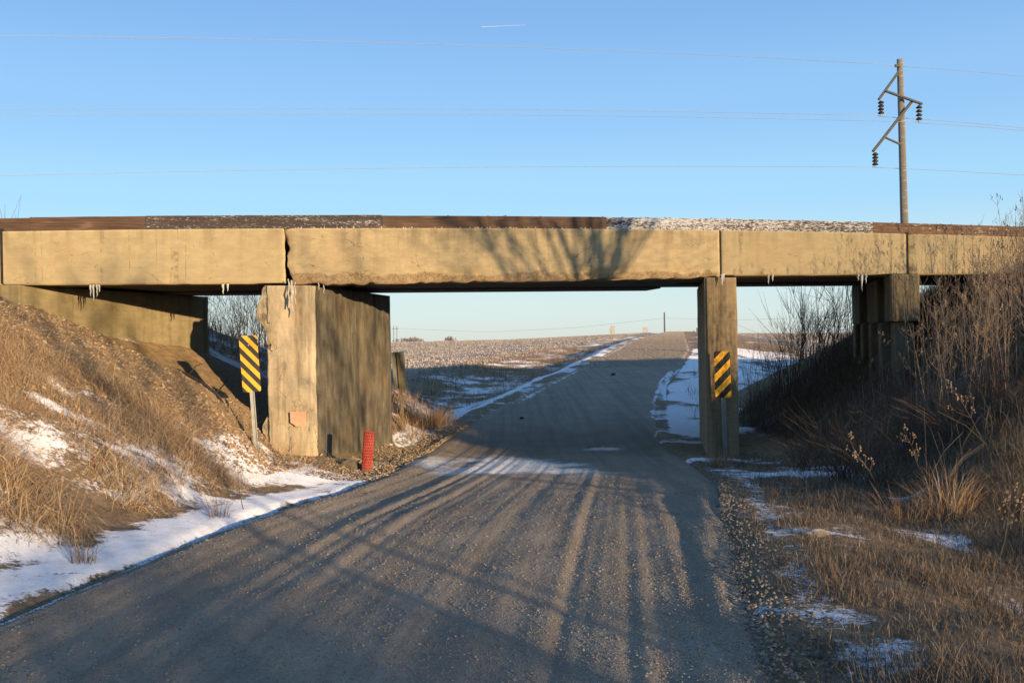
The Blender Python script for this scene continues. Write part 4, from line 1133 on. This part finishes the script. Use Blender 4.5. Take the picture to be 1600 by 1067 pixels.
# single standing weeds in front of the right bank
for px, py, Y, h, seed, lb, ry in ((1550, 722, 11.0, 1.0, 31, 'pale leaning weed with seed heads in front of the dark right bank', -.5), (1455, 712, 11.0, .85, 32, 'leaning straw stem with a ragged tip left of the pale weed', -.45),
                                   (1383, 728, 11.0, .95, 33, 'bare leaning stem rising from the front of the brown bush', -.4), (1555, 850, 7.8, .75, 34, 'slender straw stem at the right edge of the verge', .25)):
    p = P(px, py, Y); o = stalk_mesh(h, seed, 10, True, .1, .0065).build('leaning_weed', M['stalk']); o.location = (p.x, p.y, G(p.x, p.y)); o.rotation_euler = (0, ry, 0); tag(o, lb, 'weed')
for px, py, Y, h, seed, lb in ((380, 790, 10.2, .55, 41, 'dark bent weed standing on the snow below the left marker sign'), (405, 700, 14.0, .5, 42, 'thin weed stem beside the post of the left marker sign'), (440, 715, 15.7, .5, 43, 'spindly weed against the foot of the broken pier front'), (505, 740, 15.6, .75, 44, 'spindly weed before the corner of the stained pier wall')):
    p = P(px, py, Y); o = stalk_mesh(h, seed, 8, False, .5, .006).build('leaning_weed', M['twig']); o.location = (p.x, p.y, G(p.x, p.y)); tag(o, lb, 'weed')

def bush_mesh(n, h, spread, seed, r0=.007, twigs=3):
    rr = random.Random(seed); m = MB()
    for i in range(n):
        a = rr.random()*6.28; l = spread*rr.random()**.6; hh = h*rr.uniform(.55, 1.05); b = Vector((rr.gauss(0, .10), rr.gauss(0, .10), -.05)); pts = []
        for k in range(6):
            t = k/5; pts.append(b + Vector((math.cos(a)*l*t**1.3, math.sin(a)*l*t**1.3, hh*t*(1 - .28*(l/max(spread, .01))*t))) + Vector((rr.gauss(0, .012), rr.gauss(0, .012), 0))*t)
        m.tube(pts, [r0*(1 - .75*k/5) for k in range(6)], 3, False)
        for q in range(twigs):
            k = rr.randrange(2, 5); b2 = pts[k]; dr = (pts[k+1] - pts[k]).normalized() + Vector((rr.gauss(0, .5), rr.gauss(0, .5), rr.gauss(.1, .3))); L = hh*rr.uniform(.12, .3)
            m.tube([b2, b2 + dr*L*.5, b2 + dr*L + Vector((0, 0, L*.1))], [r0*.5, r0*.35, r0*.2], 3, False)
    return m
for px, py, Y, n, h, sp, seed, lb in ((1320, 690, 13.2, 60, 1.35, .95, 1, 'brown arching bush in the dark in front of the pile bent'), (1258, 668, 14.6, 30, .9, .6, 2, 'lower brown bush left of the arching bush'), (1375, 705, 12.2, 32, 1.0, .8, 3, 'brown bush with bare stems right of the arching bush'), (1425, 690, 13.0, 50, 1.15, .8, 4, 'dark bush below the pile bent among the weed stalks'), (1500, 700, 12.2, 50, 1.1, .9, 5, 'dark bush low on the right bank under the tall stalks'), (1565, 690, 12.0, 45, 1.1, .8, 6, 'dark bush on the right bank at the edge of the picture')):
    p = P(px, py, Y); o = bush_mesh(n, h, sp, seed).build('dead_bush', M['red_twig']); o.location = (p.x, p.y, G(p.x, p.y)); tag(o, lb, 'bush', 'bare bushes in front of the right bank')
HB = []
for i in range(3):
    o = bush_mesh(120, 2.3, 1.0, 160 + i, .012, 6).build('scrub', M['twig']); HB.append(o.data); bpy.data.objects.remove(o)
rr = random.Random(17); BM = []
for i in range(4):
    o = bush_mesh(12, 1.6 + .3*i, .55, 60 + i, .008, 6).build('scrub', M['twig']); BM.append(o.data); bpy.data.objects.remove(o)
for i, (X, Y, h) in enumerate([(15.0, 5.6, 2.6), (15.9, 4.6, 2.8), (16.3, 5.9, 2.6), (17.2, 3.6, 3.0), (18.2, 5.2, 2.8), (19.2, 2.8, 3.2), (17.6, 2.0, 3.0), (19.8, 5.0, 3.0), (9.5, 12.5, 1.7), (10.5, 13, 1.8), (11.5, 13.5, 1.9), (12.5, 14, 2.0), (13.5, 15, 2.0), (11, 11.5, 2.0), (12.5, 12, 2.2), (14, 13, 2.3), (10, 10.5, 1.8), (8.5, 11.5, 1.4), (12, 10, 2.3), (13.5, 10.5, 2.5), (15, 12, 2.5), (11.5, 8.5, 2.2), (13.3, 8, 2.5), (13.1, -9.9, 1.8), (14.1, -9.4, 1.8), (14.8, -8.9, 1.8), (15.1, -7.9, 1.8), (15.4, -6.9, 1.8), (15.8, -6.1, 1.8), (12.4, -10.7, 1.9), (7.6, -9.9, 2.9), (8.4, -10.7, 3.0), (9.2, -11.7, 3.0), (7.8, -11.5, 2.9), (7.3, -10.5, 2.8), (8.6, -10.1, 2.9), (6.8, -9.5, 2.2), (10.1, -10.9, 2.7), (5.6, -9.9, 2.0), (11.2, -11.9, 2.8), (8.1, -12.9, 2.6)]):
    o = link(bpy.data.objects.new('thicket_bush', HB[i % 3])); o.location = (X, Y, G(X, Y) - .05); o.scale = (1.5, 1.5, h/2.2) if i < 23 else (1.35, 1.35, h/2.2); o.rotation_euler.z = i*1.3  # unseen brush, added to shade the right bank, verge and near road
    tag(o, ('unseen bare bush added beyond the right edge of view to shade the bank' if i < 23 else 'unseen bare bush added behind the camera to shade road and verge'), 'bush', 'added shade brush on the right' if i < 23 else 'added shade brush behind the camera')
SP = [(1185, 600, 24.5, 1.0), (1215, 600, 26, 1.1), (1240, 590, 25, 1.25), (1262, 575, 25.5, 1.4), (1285, 560, 26, 1.35), (1305, 545, 25.4, 1.3), (1322, 530, 25.8, 1.2), (1335, 520, 26.2, 1.0), (1275, 560, 28, 1.3), (1250, 580, 29, 1.2), (1170, 560, 34, .8), (1195, 555, 36, .85), (1180, 640, 23.6, .8), (1205, 640, 23.8, .8), (1235, 625, 23.9, .9)]
WH = ['nearest the right pier', 'second from the right pier', 'in the middle of the slope', 'tall one before the skyline', 'tallest before the skyline', 'just left of the pile bent', 'rising beside the pile bent', 'half hidden by the pile bent', 'farther back on the slope', 'farthest back on the slope', 'small, out on the snowy flat', 'small, by the brown field', 'low at the slope foot', 'low in the hollow', 'low beside the hollow']
for i, (px, py, Y, sc_) in enumerate(SP):
    p = P(px, py, Y); o = link(bpy.data.objects.new('scrub_bush', BM[i % 4])); o.location = (p.x, Y, G(p.x, Y)); o.scale = (sc_,)*3; o.rotation_euler.z = i*1.7
    tag(o, 'bare scrub bush behind the right span, ' + WH[i], 'bush', 'scrub behind the right span')

def tree_objs(name, seed, h, r, depth=5, spread=.55, mat='bark', stems=1, twig_r=.006, nb=3, lo=.25, frac=.55):
    """bare tree: trunk mesh and branch mesh"""
    rr = random.Random(seed); tm, cm = MB(), MB()
    def grow(p, d, L, r_, lv):
        pts = [p]; rs = [r_]; q = p; dd = d.copy(); n = 5 if lv < 2 else 4
        for k in range(n):
            dd = (dd + Vector((rr.gauss(0, .10), rr.gauss(0, .10), rr.gauss(.05, .06)))).normalized(); q = q + dd*L/n; pts.append(q); rs.append(max(twig_r*.6, r_*(1 - .55*(k+1)/n)))
        (tm if lv == 0 else cm).tube(pts, rs, 7 if lv == 0 else (5 if lv < 3 else 3), False)
        if lv >= depth: return
        for c in range(nb + (2 if lv == 0 else 0)):
            t = rr.uniform(lo if lv == 0 else .3, 1.0); k = min(n-1, int(t*n)); b = pts[k].lerp(pts[k+1], t*n - k)
            ax = Vector((rr.gauss(0, 1), rr.gauss(0, 1), rr.gauss(0, .5))); ax = (ax - dd*ax.dot(dd)).normalized()
            nd = (dd + ax*spread*rr.uniform(.7, 1.5) + Vector((0, 0, .12))).normalized(); grow(b, nd, L*rr.uniform(.5, .78), max(twig_r, rs[k]*.6), lv + 1)
    for s in range(stems):
        a = s*6.28/max(1, stems) + rr.random(); dv = Vector((math.cos(a)*.16*(stems > 1), math.sin(a)*.16*(stems > 1), 1)).normalized()
        grow(Vector((math.cos(a)*.12*(stems > 1), math.sin(a)*.12*(stems > 1), -.2)), dv, h*frac, r, 0)
    e = empty(name); tm.build('trunk', M[mat], e, True); cm.build('crown', M[mat], e); return e

# saplings seen through the left opening
protos = [tree_objs('sapling', 200 + i, 5.6, .05, 3, .45, 'bark', 1, .010, 3, .15, .8) for i in range(3)]
rr = random.Random(23); k = 0
for i in range(22):
    px = rr.uniform(318, 425) if i < 18 else rr.uniform(290, 330); Y = rr.uniform(34, 62)
    p = P(px, 520, Y); o = protos[k] if k < 3 else dup(protos[k % 3])
    o.location = (p.x, Y, G(p.x, Y)); o.rotation_euler.z = rr.random()*6.28; o.scale = (rr.uniform(.62, .8)*(.8 if px < 345 else 1),)*3
    tag(o, 'thin bare sapling in the dark thicket behind the left opening', 'sapling', 'saplings behind the left opening'); k += 1
sb = bush_mesh(60, 1.5, 1.2, 77, .012, 4).build('thicket_bush', M['bark']); me = sb.data; bpy.data.objects.remove(sb)
for i in range(16):
    px = 325 + 6*i; Y = 30 + 22*rr.random(); p = P(px, 520, Y); o = link(bpy.data.objects.new('thicket_bush', me)); o.location = (p.x, Y, G(p.x, Y) - .05); o.rotation_euler.z = i; o.scale = (1, 1, rr.uniform(.7, 1.2))
    tag(o, 'low bare bush in the dark thicket behind the left opening', 'bush', 'bushes behind the left opening')
# twiggy tops above the deck
for px, py, Y, h, seed, lb in ((14, 339, 24.0, 2.1, 301, 'thin pinkish shrub showing above the deck at the left edge'), (160, 337, 24.0, .35, 302, 'small twig tips showing above the brown kerb timber')):
    p = P(px, py, Y); zb = G(p.x, Y); hh = ((p.z - zb) + h*.38)*(1 if seed == 301 else .82)
    e = empty('bare_shrub', (p.x, Y, zb)); m = bush_mesh(10 if seed == 301 else 4, hh, .55 if seed == 301 else .3, seed, .012, 4); m.build('stems', M['red_twig'], e); tag(e, lb, 'shrub')
for px, py, Y, w, h, lb in ((632, 533, 560, 9, 2.8, 'leftmost distant clump of bare trees on the horizon by the pylon'), (645, 533, 560, 8, 3.2, 'middle distant clump of bare trees on the left horizon'), (653, 533, 580, 6, 2.8, 'right distant clump of bare trees on the left horizon'), (703, 532, 600, 5, 3.4, 'lone distant tree on the horizon over the stubble field'), (1081, 523, 250, 2.2, 1.6, 'dark round shrub by the road on the skyline')):
    p = P(px, py, Y); zb = p.z - .8; m = MB(); rr = random.Random(px)
    for i in range(60):
        x0 = rr.gauss(0, w*.32); hh = h*rr.uniform(.5, 1.1)*(1 - .5*abs(x0)/w); a = rr.gauss(0, .3); b = Vector((x0, rr.gauss(0, w*.3), -.8))
        m.tube([b, b + Vector((a*hh*.3, 0, hh*.6 + .8)), b + Vector((a*hh*.7, 0, hh + .8))], [h*.035, h*.03, h*.012], 3, False)
        c = b + Vector((a*hh*.5, 0, hh*.8 + .8))
        for q in range(3): m.tri(c + Vector((rr.gauss(0, .3)*h*.3, 0, rr.gauss(0, .2)*h)), c + Vector((rr.gauss(0, .3)*h*.3, .1, rr.gauss(0, .2)*h)), c + Vector((rr.gauss(0, .2)*h*.3, 0, rr.gauss(0, .2)*h)))
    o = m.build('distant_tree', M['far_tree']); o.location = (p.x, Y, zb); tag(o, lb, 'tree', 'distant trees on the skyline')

# roadside trees behind the camera on the right; their bare crowns throw the branch shade
for X, Y, h, r, st, seed, lb, lean in TREES:
    e = tree_objs('roadside_tree', seed, h, r, 4 if seed == 401 else 3, .5, 'bark', st, .007 if seed == 401 else .014, 4, .25, .8); e.location = (X, Y, G(X, Y)); e.rotation_euler = (0, lean, 0); tag(e, lb, 'tree', 'bare trees along the right side of the road')
